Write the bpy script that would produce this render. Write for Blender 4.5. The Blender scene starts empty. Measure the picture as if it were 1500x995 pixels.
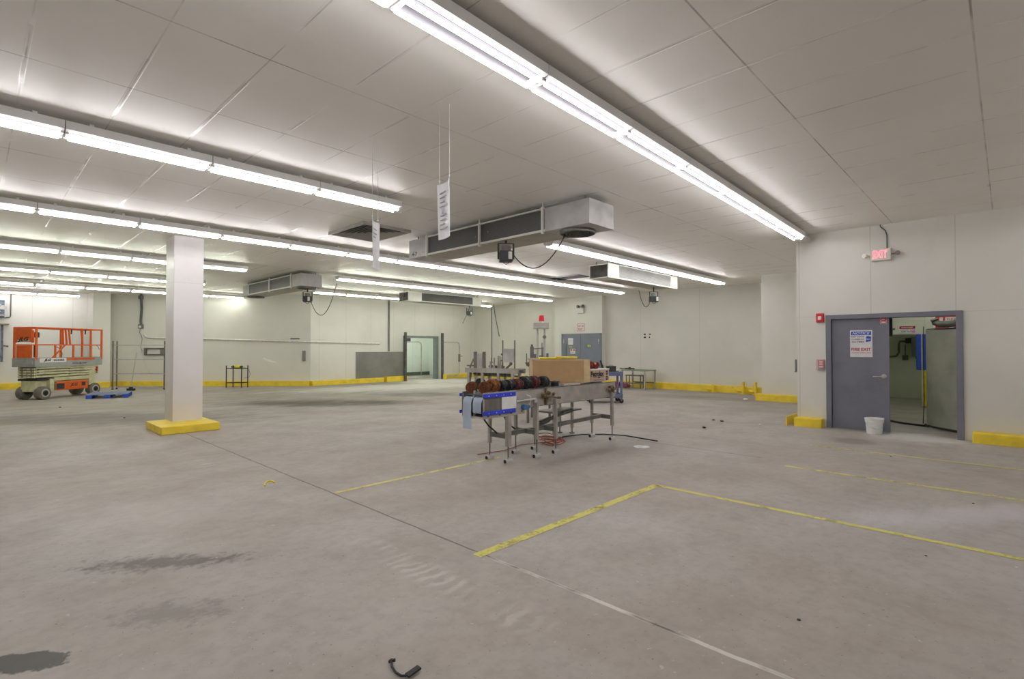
import bpy, bmesh, math, random
from mathutils import Matrix, Vector
random.seed(7)
PI = math.pi
SC = bpy.context.scene
COL = SC.collection
H = 3.8                       # ceiling height

# ------------------------------------------------------------------ materials
def nodes_of(name):
    m = bpy.data.materials.new(name); m.use_nodes = True
    nt = m.node_tree
    b = nt.nodes['Principled BSDF']
    return m, nt, b
def N(nt, t, **kw):
    n = nt.nodes.new(t)
    for k, v in kw.items(): setattr(n, k, v)
    return n
def val(nt, sock, v):
    if hasattr(v, 'is_linked') or isinstance(v, bpy.types.NodeSocket): nt.links.new(v, sock)
    else: sock.default_value = v
def math_(nt, op, a, b=0.0, c=None, clamp=False):
    n = N(nt, 'ShaderNodeMath', operation=op, use_clamp=clamp)
    val(nt, n.inputs[0], a); val(nt, n.inputs[1], b)
    if c is not None: val(nt, n.inputs[2], c)
    return n.outputs[0]
def mixc(nt, f, a, b):
    n = N(nt, 'ShaderNodeMix', data_type='RGBA')
    val(nt, n.inputs[0], f); val(nt, n.inputs[6], a); val(nt, n.inputs[7], b)
    return n.outputs[2]
def maprange(nt, v, a, b, c=0.0, d=1.0, smooth=True):
    n = N(nt, 'ShaderNodeMapRange', interpolation_type='SMOOTHSTEP' if smooth else 'LINEAR')
    val(nt, n.inputs[0], v)
    for i, x in enumerate((a, b, c, d)): n.inputs[i+1].default_value = x
    return n.outputs[0]
def noise(nt, vec, scale, detail=4.0, rough=.55):
    n = N(nt, 'ShaderNodeTexNoise'); n.inputs['Scale'].default_value = scale
    n.inputs['Detail'].default_value = detail; n.inputs['Roughness'].default_value = rough
    nt.links.new(vec, n.inputs['Vector'])
    return n.outputs[0]
def rgba(c): return (c[0], c[1], c[2], 1.0)
def S(r, g, b):
    f = lambda v: (v/255/12.92) if v/255 <= .04045 else ((v/255+.055)/1.055)**2.4
    return (f(r), f(g), f(b))
def M(name, col, rough=.5, metal=0.0, var=.12, scale=9.0, dirt=None, dirt_amt=.5, spec=.4):
    """plain procedural material: base colour broken up by two noises, optional dirt colour"""
    m, nt, b = nodes_of(name)
    tc = N(nt, 'ShaderNodeTexCoord').outputs['Object']
    n1 = noise(nt, tc, scale)
    lo = tuple(max(0, c*(1-var)) for c in col); hi = tuple(min(1, c*(1+var)) for c in col)
    c = mixc(nt, maprange(nt, n1, .3, .7), rgba(lo), rgba(hi))
    if dirt is not None:
        n2 = noise(nt, tc, scale*.6, 6.0, .7)
        c = mixc(nt, math_(nt, 'MULTIPLY', maprange(nt, n2, .5, .72), dirt_amt), c, rgba(dirt))
    nt.links.new(c, b.inputs['Base Color'])
    r = maprange(nt, n1, .2, .8, max(.03, rough-.06), min(1, rough+.06))
    nt.links.new(r, b.inputs['Roughness'])
    b.inputs['Metallic'].default_value = metal
    b.inputs['Specular IOR Level'].default_value = spec
    return m
def emat(name, col, strength):
    m, nt, b = nodes_of(name)
    b.inputs['Base Color'].default_value = rgba(col)
    b.inputs['Emission Color'].default_value = rgba(col)
    b.inputs['Emission Strength'].default_value = strength
    return m

def wall_mat(name, col, axis, spacing, offset, hz=None, rough=.42):
    """painted insulated panels: vertical joints every «spacing» along «axis» (world), optional level joint"""
    m, nt, b = nodes_of(name)
    pos = N(nt, 'ShaderNodeNewGeometry').outputs['Position']
    sx = N(nt, 'ShaderNodeSeparateXYZ'); nt.links.new(pos, sx.inputs[0])
    n1 = noise(nt, pos, .55, 3.0); n2 = noise(nt, pos, 2.6, 5.0, .65)
    c = mixc(nt, maprange(nt, n1, .35, .65), rgba(tuple(x*.95 for x in col)), rgba(tuple(min(1, x*1.03) for x in col)))
    c = mixc(nt, math_(nt, 'MULTIPLY', maprange(nt, n2, .56, .8), .14), c, rgba((.42, .41, .38)))
    def seam(sock, sp, off, w):
        a = math_(nt, 'PINGPONG', math_(nt, 'SUBTRACT', sock, off), sp/2)
        return maprange(nt, a, w*.5, w, 1.0, 0.0)
    if spacing:
        s = seam(sx.outputs[axis], spacing*2 if False else spacing, offset, .011)
        c = mixc(nt, math_(nt, 'MULTIPLY', s, .38), c, rgba((.40, .39, .36)))
    if hz:
        a = math_(nt, 'ABSOLUTE', math_(nt, 'SUBTRACT', sx.outputs[2], hz))
        c = mixc(nt, math_(nt, 'MULTIPLY', maprange(nt, a, .003, .009, 1, 0), .3), c, rgba((.42, .41, .38)))
    # splash dirt low on the panels
    low = math_(nt, 'MULTIPLY', maprange(nt, sx.outputs[2], .1, .75, 1, 0), maprange(nt, noise(nt, pos, 1.7, 4), .35, .75))
    c = mixc(nt, math_(nt, 'MULTIPLY', low, .16), c, rgba((.52, .44, .27)))
    nt.links.new(c, b.inputs['Base Color'])
    b.inputs['Roughness'].default_value = rough
    return m

WALLC = (.72, .71, .665)
wm_right = wall_mat('painted panel wall, door side', WALLC, 1, 1.17, 1.78-1.17/2*0, 2.19)
wm_far = wall_mat('painted panel wall, far', WALLC, 0, 1.22, .37)
wm_side = wall_mat('painted panel wall, far side', WALLC, 1, 2.44, .9)
wm_plain = wall_mat('painted panel wall, plain', WALLC, 0, 0, 0)
wm_room = wall_mat('painted panel wall, next room', (.66, .68, .57), 1, 1.22, .3)
wm_cold = wall_mat('painted panel wall, cold room', (.78, .84, .79), 0, 1.9, .2)
colm = wall_mat('painted column', (.73, .71, .71), 0, 0, 0, 2.88)

def ceiling_mat():
    m, nt, b = nodes_of('glossy ceiling panels')
    pos = N(nt, 'ShaderNodeNewGeometry').outputs['Position']
    sx = N(nt, 'ShaderNodeSeparateXYZ'); nt.links.new(pos, sx.inputs[0])
    n1 = noise(nt, pos, .5, 3); n2 = noise(nt, pos, 2.2, 5, .7)
    c = mixc(nt, maprange(nt, n1, .3, .7), rgba((.79, .775, .735)), rgba((.85, .835, .80)))
    c = mixc(nt, math_(nt, 'MULTIPLY', maprange(nt, n2, .58, .8), .12), c, rgba((.45, .38, .30)))
    ax = math_(nt, 'PINGPONG', math_(nt, 'SUBTRACT', sx.outputs[0], .25), .325)
    ay = math_(nt, 'PINGPONG', math_(nt, 'SUBTRACT', sx.outputs[1], .15), .65)
    brk = maprange(nt, noise(nt, pos, 1.3, 3), .40, .60)
    brk2 = maprange(nt, noise(nt, pos, .9, 2), .42, .55)
    band = math_(nt, 'MULTIPLY', maprange(nt, ax, .012, .02, 1, 0), brk2)
    c = mixc(nt, math_(nt, 'MULTIPLY', band, .5), c, rgba((.88, .87, .85)))  # glossy seam tape; its streaks of reflected light are partly put into the colour
    sline = math_(nt, 'MULTIPLY', maprange(nt, ax, .003, .007, 1, 0), math_(nt, 'MULTIPLY', brk, .45))
    c = mixc(nt, sline, c, rgba((.22, .21, .19)))
    yl = math_(nt, 'MULTIPLY', maprange(nt, ay, .004, .009, 1, 0), math_(nt, 'ADD', math_(nt, 'MULTIPLY', brk, .5), .25))
    c = mixc(nt, yl, c, rgba((.25, .235, .21)))
    rust = math_(nt, 'MULTIPLY', maprange(nt, ay, .012, .04, 1, 0), maprange(nt, noise(nt, pos, 2.6, 4), .63, .72))
    c = mixc(nt, math_(nt, 'MULTIPLY', rust, .35), c, rgba((.36, .20, .11)))
    nt.links.new(c, b.inputs['Base Color'])
    r = math_(nt, 'SUBTRACT', maprange(nt, n1, .2, .8, .40, .50), math_(nt, 'MULTIPLY', band, .22))
    nt.links.new(r, b.inputs['Roughness'])
    b.inputs['Specular IOR Level'].default_value = .32
    bump = N(nt, 'ShaderNodeBump'); bump.inputs['Strength'].default_value = .5; bump.inputs['Distance'].default_value = .01
    hgt = math_(nt, 'ADD', math_(nt, 'MULTIPLY', band, .5), math_(nt, 'MULTIPLY', noise(nt, pos, 1.0, 2), .25))
    nt.links.new(hgt, bump.inputs['Height']); nt.links.new(bump.outputs[0], b.inputs['Normal'])
    return m

def floor_mat():
    m, nt, b = nodes_of('worn concrete')
    pos = N(nt, 'ShaderNodeNewGeometry').outputs['Position']
    sx = N(nt, 'ShaderNodeSeparateXYZ'); nt.links.new(pos, sx.inputs[0])
    X, Y = sx.outputs[0], sx.outputs[1]
    nL = noise(nt, pos, .28, 4, .6); nM = noise(nt, pos, 1.3, 6, .62); nF = noise(nt, pos, 9, 6, .7); nS = noise(nt, pos, 38, 3, .6)
    c = mixc(nt, maprange(nt, nL, .38, .62), rgba((.395, .350, .312)), rgba((.435, .415, .385)))
    c = mixc(nt, math_(nt, 'MULTIPLY', maprange(nt, nM, .45, .75), .5), c, rgba((.325, .295, .262)))
    c = mixc(nt, math_(nt, 'MULTIPLY', maprange(nt, nM, .5, .25), .25), c, rgba((.49, .475, .445)))
    c = mixc(nt, math_(nt, 'MULTIPLY', maprange(nt, nF, .38, .72), .42), c, rgba((.285, .26, .23)))
    # streaks across the driving direction
    mp = N(nt, 'ShaderNodeMapping'); mp.inputs['Rotation'].default_value = (0, 0, math.radians(43.8)); mp.inputs['Scale'].default_value = (.9, .9, 1)
    nt.links.new(pos, mp.inputs[0])
    mp2 = N(nt, 'ShaderNodeMapping'); mp2.inputs['Scale'].default_value = (1.0, 4.0, 1)
    nt.links.new(pos, mp2.inputs[0])
    nW = noise(nt, mp2.outputs[0], .9, 5, .65)
    def blob(cx, cy, a, bb, ang, soft=.45, k=1.1, ns=None):
        v = N(nt, 'ShaderNodeVectorMath', operation='SUBTRACT'); nt.links.new(pos, v.inputs[0]); v.inputs[1].default_value = (cx, cy, 0)
        r = N(nt, 'ShaderNodeVectorRotate', rotation_type='Z_AXIS'); nt.links.new(v.outputs[0], r.inputs[0]); r.inputs['Angle'].default_value = -math.radians(ang)
        s = N(nt, 'ShaderNodeVectorMath', operation='MULTIPLY'); nt.links.new(r.outputs[0], s.inputs[0]); s.inputs[1].default_value = (1/a, 1/bb, 0)
        l = N(nt, 'ShaderNodeVectorMath', operation='LENGTH'); nt.links.new(s.outputs[0], l.inputs[0])
        d = math_(nt, 'ADD', l.outputs['Value'], math_(nt, 'MULTIPLY', math_(nt, 'SUBTRACT', ns if ns is not None else nM, .5), k))
        return maprange(nt, d, 1.0-soft, 1.0+soft*.4, 1, 0)
    def paint(c, mask, amt, col): return mixc(nt, math_(nt, 'MULTIPLY', mask, amt), c, rgba(col))
    # pale, salt-whitened slab by the far doorway and along the far wall
    c = paint(c, blob(12.3, 17.6, 4.8, 1.8, -14, .6, 2.2, nW), .9, (.72, .72, .68))
    c = paint(c, blob(15.6, 19.6, 2.2, 1.7, 0, .6, 1.2), .9, (.76, .76, .72))
    c = paint(c, blob(9.0, 11.5, 3.4, .8, -30, .7, 2.4, nW), .35, (.45, .44, .41))
    # dark damp bands, then scuffs, oil spot and other darker patches
    c = paint(c, blob(7.0, 14.2, 2.9, 1.0, -44, .6, 2.0, nW), .88, (.12, .11, .09))
    c = paint(c, blob(10.6, 14.4, 1.8, .8, -40, .6, 2.0, nW), .6, (.15, .14, .115))
    c = paint(c, blob(2.2, 14.6, 3.6, 1.2, -45, .7, 1.8, nW), .7, (.17, .16, .14))
    c = paint(c, blob(1.0, 4.55, .60, .15, -38, .8, 4.2, nF), .75, (.11, .10, .09))
    c = paint(c, blob(.85, 3.65, .35, .16, -40, .8, 4.2, nF), .5, (.15, .14, .125))
    c = paint(c, blob(.20, 3.62, .21, .095, -44, .12, 1.3, nF), .85, (.075, .075, .072))
    c = paint(c, blob(16.0, 7.0, 2.2, .8, 100, .7, 2.0), .4, (.20, .15, .11))
    c = paint(c, blob(6.9, 4.4, 2.0, .5, 4, .7, 1.0), .30, (.19, .165, .14))  # fainter dark patch along the front of the conveyor
    c = paint(c, blob(10.2, 1.9, .35, .25, 90, .6, 1.6), .6, (.17, .15, .13))
    # salt by the right-hand door
    c = paint(c, blob(11.0, 1.15, .5, .8, 0, .6, 2.0), .8, (.62, .61, .57))
    c = paint(c, blob(6.5, .35, 1.3, .28, -35, .7, 2.2, nW), .42, (.62, .60, .64))
    c = paint(c, blob(1.5, 6.0, 1.4, .8, -30, .8, 1.6), .28, (.53, .52, .49))
    # chalky tyre track beside the long joint
    tx = math_(nt, 'ABSOLUTE', math_(nt, 'SUBTRACT', X, math_(nt, 'ADD', 2.27, math_(nt, 'MULTIPLY', Y, -.01))))
    bars = maprange(nt, math_(nt, 'PINGPONG', math_(nt, 'ADD', Y, math_(nt, 'MULTIPLY', nM, .5)), .055), .016, .045)
    mpB = N(nt, 'ShaderNodeMapping'); mpB.inputs['Scale'].default_value = (.6, 1.0, 1); nt.links.new(pos, mpB.inputs[0])
    clump = maprange(nt, noise(nt, mpB.outputs[0], 1.1, 2), .50, .62)
    trk = math_(nt, 'MULTIPLY', maprange(nt, tx, .06, .17, 1, 0), math_(nt, 'MULTIPLY', bars, clump))
    trk = math_(nt, 'MULTIPLY', trk, maprange(nt, Y, 8.5, 9.5, 1, 0))
    c = paint(c, trk, .42, (.62, .61, .58))
    # slab joints
    wob = math_(nt, 'MULTIPLY', math_(nt, 'SUBTRACT', noise(nt, pos, 3, 4), .5), .03)
    def joint(x0, w, y0, y1):
        d = math_(nt, 'ABSOLUTE', math_(nt, 'ADD', math_(nt, 'SUBTRACT', X, x0), wob))
        k = maprange(nt, d, w*.5, w, 1, 0)
        k = math_(nt, 'MULTIPLY', k, math_(nt, 'GREATER_THAN', Y, y0))
        return math_(nt, 'MULTIPLY', k, math_(nt, 'LESS_THAN', Y, y1)), d
    j1, d1 = joint(2.745, .012, -9, 11)
    pale = math_(nt, 'MULTIPLY', maprange(nt, d1, .012, .022, 1, 0), maprange(nt, math_(nt, 'ADD', noise(nt, pos, 1.6, 4), math_(nt, 'MULTIPLY', Y, -.04)), .30, .48))
    pale = math_(nt, 'MULTIPLY', pale, math_(nt, 'LESS_THAN', Y, 3.2))
    c = paint(c, j1, .7, (.09, .08, .07)); c = paint(c, pale, .85, (.72, .69, .65))
    j2, _ = joint(7.93, .014, 2.6, 5.6); c = paint(c, j2, .75, (.10, .09, .08))
    j3, _ = joint(9.0, .008, .0, 3.2); c = paint(c, math_(nt, 'MULTIPLY', j3, maprange(nt, nM, .42, .55)), .6, (.12, .11, .10))
    # specks: dark crumbs and pale chips
    sp = maprange(nt, nS, .655, .71); c = paint(c, sp, .55, (.08, .075, .07))
    sp2 = maprange(nt, noise(nt, pos, 21, 2), .70, .75); c = paint(c, sp2, .5, (.62, .60, .57))
    nt.links.new(c, b.inputs['Base Color'])
    rr = maprange(nt, nM, .3, .7, .50, .72)
    nt.links.new(rr, b.inputs['Roughness'])
    b.inputs['Specular IOR Level'].default_value = .16
    bump = N(nt, 'ShaderNodeBump'); bump.inputs['Strength'].default_value = .12; bump.inputs['Distance'].default_value = .01
    nt.links.new(nF, bump.inputs['Height']); nt.links.new(bump.outputs[0], b.inputs['Normal'])
    return m

def worn_paint(name, col):
    m, nt, b = nodes_of(name)
    pos = N(nt, 'ShaderNodeNewGeometry').outputs['Position']
    b.inputs['Base Color'].default_value = rgba(col); b.inputs['Roughness'].default_value = .6
    n = math_(nt, 'ADD', math_(nt, 'MULTIPLY', noise(nt, pos, 3.2, 5, .7), .6), math_(nt, 'MULTIPLY', noise(nt, pos, 26, 4, .7), .4))
    a = maprange(nt, n, .40, .52)
    tr = N(nt, 'ShaderNodeBsdfTransparent'); mx = N(nt, 'ShaderNodeMixShader')
    nt.links.new(math_(nt, 'MULTIPLY_ADD', a, .45, .5), mx.inputs[0]); nt.links.new(tr.outputs[0], mx.inputs[1]); nt.links.new(b.outputs[0], mx.inputs[2])
    nt.links.new(mx.outputs[0], nt.nodes['Material Output'].inputs['Surface'])
    return m

def fin_mat(name, c0, c1, freq, axis=2, fleck=True):
    m, nt, b = nodes_of(name)
    tc = N(nt, 'ShaderNodeTexCoord').outputs['Object']
    sx = N(nt, 'ShaderNodeSeparateXYZ'); nt.links.new(tc, sx.inputs[0])
    s = math_(nt, 'PINGPONG', math_(nt, 'MULTIPLY', sx.outputs[axis], freq), .5)
    n1 = noise(nt, tc, 1.6, 4)
    c = mixc(nt, maprange(nt, s, .1, .4), rgba(c0), rgba(c1))
    c = mixc(nt, math_(nt, 'MULTIPLY', maprange(nt, n1, .4, .7), .35), c, rgba(tuple(x*.6 for x in c0)))
    if fleck: c = mixc(nt, maprange(nt, noise(nt, tc, 12, 2), .72, .76), c, rgba((.6, .6, .58)))
    nt.links.new(c, b.inputs['Base Color']); b.inputs['Roughness'].default_value = .5
    return m

def film_mat():
    m, nt, b = nodes_of('pale blue plastic film')
    b.inputs['Base Color'].default_value = (.52, .62, .78, 1); b.inputs['Roughness'].default_value = .25
    tr = N(nt, 'ShaderNodeBsdfTransparent'); mx = N(nt, 'ShaderNodeMixShader'); mx.inputs[0].default_value = .72
    nt.links.new(tr.outputs[0], mx.inputs[1]); nt.links.new(b.outputs[0], mx.inputs[2])
    nt.links.new(mx.outputs[0], nt.nodes['Material Output'].inputs['Surface'])
    return m
def clear_mat():
    m, nt, b = nodes_of('clear plastic cover')
    b.inputs['Base Color'].default_value = (.8, .8, .8, 1); b.inputs['Roughness'].default_value = .15
    tr = N(nt, 'ShaderNodeBsdfTransparent'); mx = N(nt, 'ShaderNodeMixShader'); mx.inputs[0].default_value = .28
    nt.links.new(tr.outputs[0], mx.inputs[1]); nt.links.new(b.outputs[0], mx.inputs[2])
    nt.links.new(mx.outputs[0], nt.nodes['Material Output'].inputs['Surface'])
    return m

yellow = M('yellow kerb paint', (.86, .65, .055), .5, var=.08, scale=4, dirt=(.50, .36, .05), dirt_amt=.4)
line_y = worn_paint('worn yellow floor paint', (.68, .63, .16))
white_paint = M('white fixture enamel', (.82, .82, .82), .35, var=.04, scale=3)
off_white = M('off-white plastic', (.74, .73, .68), .4, var=.05)
glare_dark = M('underside darkened against tube glare', (.035, .034, .037), .8, var=.1, spec=.1)  # darkened to near-black to hold down tube glare on the pale underside
galv = M('galvanised sheet', (.50, .49, .49), .42, .35, var=.16, scale=3, dirt=(.28, .26, .24), dirt_amt=.5)
galv_pale = M('pale galvanised sheet', (.47, .465, .46), .5, .1, var=.16, scale=3, dirt=(.35, .33, .30), dirt_amt=.4)
pan_m = M('drain pan underside', (.40, .38, .33), .55, .0, var=.14, scale=2)
coil_dark = fin_mat('dark coil fins', (.055, .055, .052), (.105, .105, .1), 45)
coil_far = fin_mat('far coil fins', (.055, .055, .052), (.11, .11, .105), 30)
coil_light = fin_mat('pale coil fins', (.17, .17, .155), (.27, .27, .245), 30)
cool_white = M('cooler white paint', (.72, .72, .67), .45, var=.06, scale=3)
dark_end = M('dark open cooler end', (.06, .058, .05), .6, var=.3, scale=5)  # dark plates and discs stand in for the shade inside openings
steel = M('brushed stainless steel', (.45, .43, .40), .42, .45, var=.16, scale=4, dirt=(.24, .22, .19), dirt_amt=.4)
steel_dk = M('dull grey steel', (.19, .18, .165), .5, .3, var=.2, scale=5, dirt=(.13, .11, .09), dirt_amt=.5)
steel_lt = M('light stainless plate', (.58, .57, .55), .4, .3, var=.08, scale=5)
black = M('black rubber', (.025, .025, .025), .6, var=.3)
blackp = M('black plastic', (.035, .037, .04), .45, var=.2)
dkgreen = M('dark green enamel', (.05, .06, .05), .45, var=.2)
brass = M('dirty brass clamp', (.20, .155, .09), .45, .6, var=.35, scale=20)
blue_pl = M('bright blue plastic', (.035, .06, .62), .4, var=.1)
blue_pal = M('blue pallet plastic', (.035, .09, .50), .5, var=.15, scale=5)
blue_pal2 = M('dusty blue pallet deck', (.19, .24, .38), .6, var=.2, scale=5, dirt=(.42, .43, .44), dirt_amt=.6)
blue_cart = M('blue-grey cart paint', (.14, .18, .31), .45, var=.12, scale=5, dirt=(.09, .10, .13), dirt_amt=.5)
green_top = M('green worktop', (.22, .29, .19), .5, var=.14, scale=6)
orange = M('orange lift paint', (.72, .125, .02), .42, var=.10, scale=5, dirt=(.42, .10, .03), dirt_amt=.4)
cream = M('cream lift paint', (.60, .58, .36), .5, var=.12, scale=5, dirt=(.30, .27, .16), dirt_amt=.5)
lift_grey = M('grey lift deck', (.36, .37, .36), .5, .1, var=.12, scale=5)
tyre = M('grey-brown tyre', (.17, .155, .13), .8, var=.2, scale=8)
rim = M('wheel rim', (.42, .42, .40), .5, var=.15)
cardb = M('brown cardboard', (.50, .325, .165), .75, var=.07, scale=4, dirt=(.40, .25, .12), dirt_amt=.4)
cardb_in = M('pale cardboard flap', (.62, .47, .26), .7, var=.10, scale=8)
cardb_w = M('white flap', (.78, .75, .72), .7, var=.05)
cardb_p = M('pinkish carton', (.56, .41, .32), .75, var=.06, scale=5)
yel_pl = M('yellow plastic', (.80, .68, .03), .4, var=.12, scale=9)
red_pl = M('red plastic', (.62, .03, .04), .4, var=.12)
dkred = M('dark red rag', (.16, .02, .025), .8, var=.5, scale=18)
door_grey = M('blue-grey door paint', (.185, .19, .23), .45, var=.05, scale=3, dirt=(.10, .10, .12), dirt_amt=.3)
door_grey2 = M('far door paint', (.20, .225, .275), .45, var=.05, scale=3)
frame_green = M('grey-green frame', (.21, .25, .24), .5, var=.10, scale=4)
rust = M('rusty iron', (.19, .075, .032), .85, .1, var=.45, scale=22, dirt=(.08, .04, .025), dirt_amt=.6)
rust2 = M('orange rust', (.30, .115, .04), .85, .1, var=.4, scale=22, dirt=(.13, .05, .025), dirt_amt=.6)
maroon = M('maroon iron', (.16, .055, .05), .65, .2, var=.5, scale=25, dirt=(.03, .025, .025), dirt_amt=.6)
bl_iron = M('black iron', (.07, .072, .08), .45, .4, var=.6, scale=25, dirt=(.16, .16, .16), dirt_amt=.5)
ink = M('black ink', (.02, .02, .02), .5, var=.1)
red_ink = M('red ink', (.50, .02, .04), .5, var=.1)
blue_ink = M('blue ink', (.035, .09, .50), .5, var=.1)
wht_ink = M('white print', (.80, .80, .80), .5, var=.04)
pink = M('pink sticker', (.85, .16, .55), .5, var=.1)
paper = M('sign white', (.74, .74, .76), .4, var=.03)
grey_seal = M('grey lettering', (.05, .055, .055), .5, var=.1)
rope_m = M('pink netting', (.36, .045, .17), .85, var=.6, scale=30)
cable_o = M('orange cable', (.42, .12, .06), .5, var=.2)
conduit_m = M('pale conduit', (.70, .70, .67), .45, .2, var=.1)
conduit_d = M('dark conduit', (.10, .105, .10), .5, .2, var=.2)
gear_blue = M('blue-grey switchgear', (.13, .16, .22), .5, var=.3, scale=12)
wood = M('brown shelf board', (.30, .21, .14), .6, var=.15)
chrome = M('satin chrome', (.62, .62, .62), .28, .8, var=.08)
white_pl = M('white bucket plastic', (.80, .80, .80), .35, var=.03)
olive = M('grey-green sheet', (.36, .37, .30), .5, .0, var=.14, scale=2.5, dirt=(.15, .16, .13), dirt_amt=.4)
pipe_gr = M('olive hose', (.15, .16, .12), .6, var=.2)
film = film_mat(); clear = clear_mat()
wire_m = M('pale wire', (.55, .55, .52), .4, var=.05)
patch_m = M('bright paint patch', (.86, .87, .84), .4, var=.02)
TUBE = 31.0
tube_n = emat('near tube glow', (1.0, .965, .975), TUBE)
tube_f = emat('far tube glow', (.97, 1.0, .865), TUBE)
exit_red = emat('exit letters glow', (1.0, .17, .22), 1.6)
beacon_red = M('red beacon dome', (.75, .012, .03), .2, var=.08)

# ------------------------------------------------------------------ mesh builder
class B:
    def __init__(s): s.bm = bmesh.new()
    def box(s, x0, y0, z0, x1, y1, z1, mat=None):
        m = Matrix.Translation(((x0+x1)/2, (y0+y1)/2, (z0+z1)/2)) @ Matrix.Diagonal((abs(x1-x0), abs(y1-y0), abs(z1-z0), 1))
        bmesh.ops.create_cube(s.bm, size=1, matrix=(mat @ m) if mat else m); return s
    def cyl(s, p0, p1, r, r1=None, n=12, cap=True):
        p0, p1 = Vector(p0), Vector(p1); d = p1-p0; L = d.length
        m = Matrix.Translation((p0+p1)/2) @ d.to_track_quat('Z', 'Y').to_matrix().to_4x4()
        bmesh.ops.create_cone(s.bm, cap_ends=cap, segments=n, radius1=r, radius2=r if r1 is None else r1, depth=L, matrix=m); return s
    def bar(s, p0, p1, w, h=None, up=(0, 0, 1)):
        p0, p1 = Vector(p0), Vector(p1); d = p1-p0; L = d.length; z = d.normalized(); u = Vector(up)
        if abs(z.dot(u)) > .95: u = Vector((1, 0, 0))
        x = u.cross(z).normalized(); y = z.cross(x)
        R = Matrix((x, y, z)).transposed().to_4x4()
        m = Matrix.Translation((p0+p1)/2) @ R @ Matrix.Diagonal((w, h or w, L, 1))
        bmesh.ops.create_cube(s.bm, size=1, matrix=m); return s
    def sph(s, c, r, sc=(1, 1, 1), u=12, v=8):
        bmesh.ops.create_uvsphere(s.bm, u_segments=u, v_segments=v, radius=r, matrix=Matrix.Translation(c) @ Matrix.Diagonal((*sc, 1))); return s
    def tube(s, pts, r, n=8, closed=False):
        pts = [Vector(p) for p in pts]; rings = []; k = len(pts)
        up = Vector((0, 0, 1))
        for i, p in enumerate(pts):
            a = pts[(i-1) % k] if (i or closed) else p; c = pts[(i+1) % k] if (i < k-1 or closed) else p
            t = (c-a).normalized()
            u = up if abs(t.dot(up)) < .97 else Vector((1, 0, 0))
            x = u.cross(t).normalized(); y = t.cross(x)
            rings.append([s.bm.verts.new(p + r*(math.cos(2*PI*j/n)*x + math.sin(2*PI*j/n)*y)) for j in range(n)])
        m = k if closed else k-1
        for i in range(m):
            A, C = rings[i], rings[(i+1) % k]
            for j in range(n): s.bm.faces.new((A[j], A[(j+1) % n], C[(j+1) % n], C[j]))
        if not closed:
            s.bm.faces.new(rings[0][::-1]); s.bm.faces.new(rings[-1])
        return s
    def lathe(s, prof, n=24, mat=None, cap=True):
        mat = mat or Matrix(); rings = []
        for r, z in prof: rings.append([s.bm.verts.new(mat @ Vector((r*math.cos(2*PI*j/n), r*math.sin(2*PI*j/n), z))) for j in range(n)])
        for A, C in zip(rings, rings[1:]):
            for j in range(n): s.bm.faces.new((A[j], A[(j+1) % n], C[(j+1) % n], C[j]))
        if cap: s.bm.faces.new(rings[0][::-1]); s.bm.faces.new(rings[-1])
        return s
    def prism(s, poly, z0, z1, mat=None):
        mat = mat or Matrix()
        a = [s.bm.verts.new(mat @ Vector((x, y, z0))) for x, y in poly]; b = [s.bm.verts.new(mat @ Vector((x, y, z1))) for x, y in poly]
        s.bm.faces.new(a[::-1]); s.bm.faces.new(b); k = len(poly)
        for i in range(k): s.bm.faces.new((a[i], a[(i+1) % k], b[(i+1) % k], b[i]))
        return s
    def done(s, name, mat, parent=None, smooth=False, bev=0.0, loc=None, rz=0.0, mw=None):
        bmesh.ops.recalc_face_normals(s.bm, faces=s.bm.faces)
        me = bpy.data.meshes.new(name); s.bm.to_mesh(me); s.bm.free()
        if smooth:
            me.polygons.foreach_set('use_smooth', [True]*len(me.polygons)); me.update()
            try: me.set_sharp_from_angle(angle=math.radians(38))
            except Exception: pass
        me.materials.append(mat)
        o = bpy.data.objects.new(name, me); COL.objects.link(o)
        if parent: o.parent = parent
        if mw is not None: o.matrix_world = mw
        if loc is not None: o.location = loc
        if rz: o.rotation_euler.z = rz
        if bev:
            b = o.modifiers.new('bevel', 'BEVEL'); b.width = bev; b.segments = 2; b.limit_method = 'ANGLE'; b.harden_normals = False
        return o

def thing(name, label, cat, loc=(0, 0, 0), rz=0.0, group=None, mw=None):
    o = bpy.data.objects.new(name, None); COL.objects.link(o); o.empty_display_size = .2
    if mw is not None: o.matrix_world = mw
    else: o.location = loc; o.rotation_euler = (0, 0, rz)
    o['label'] = label; o['category'] = cat
    if group: o['group'] = group
    return o
def tag(o, label, cat, group=None):
    o['label'] = label; o['category'] = cat
    if group: o['group'] = group
    return o
def struct(o): o['kind'] = 'structure'; return o
def copy_tree(o, label, loc, rz=None, group=None):
    def rec(a, par):
        c = a.copy(); COL.objects.link(c)
        if par: c.parent = par
        for ch in a.children: rec(ch, c)
        return c
    c = rec(o, None); c['label'] = label; c.location = loc
    if rz is not None: c.rotation_euler.z = rz
    if group: c['group'] = group
    return c

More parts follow.
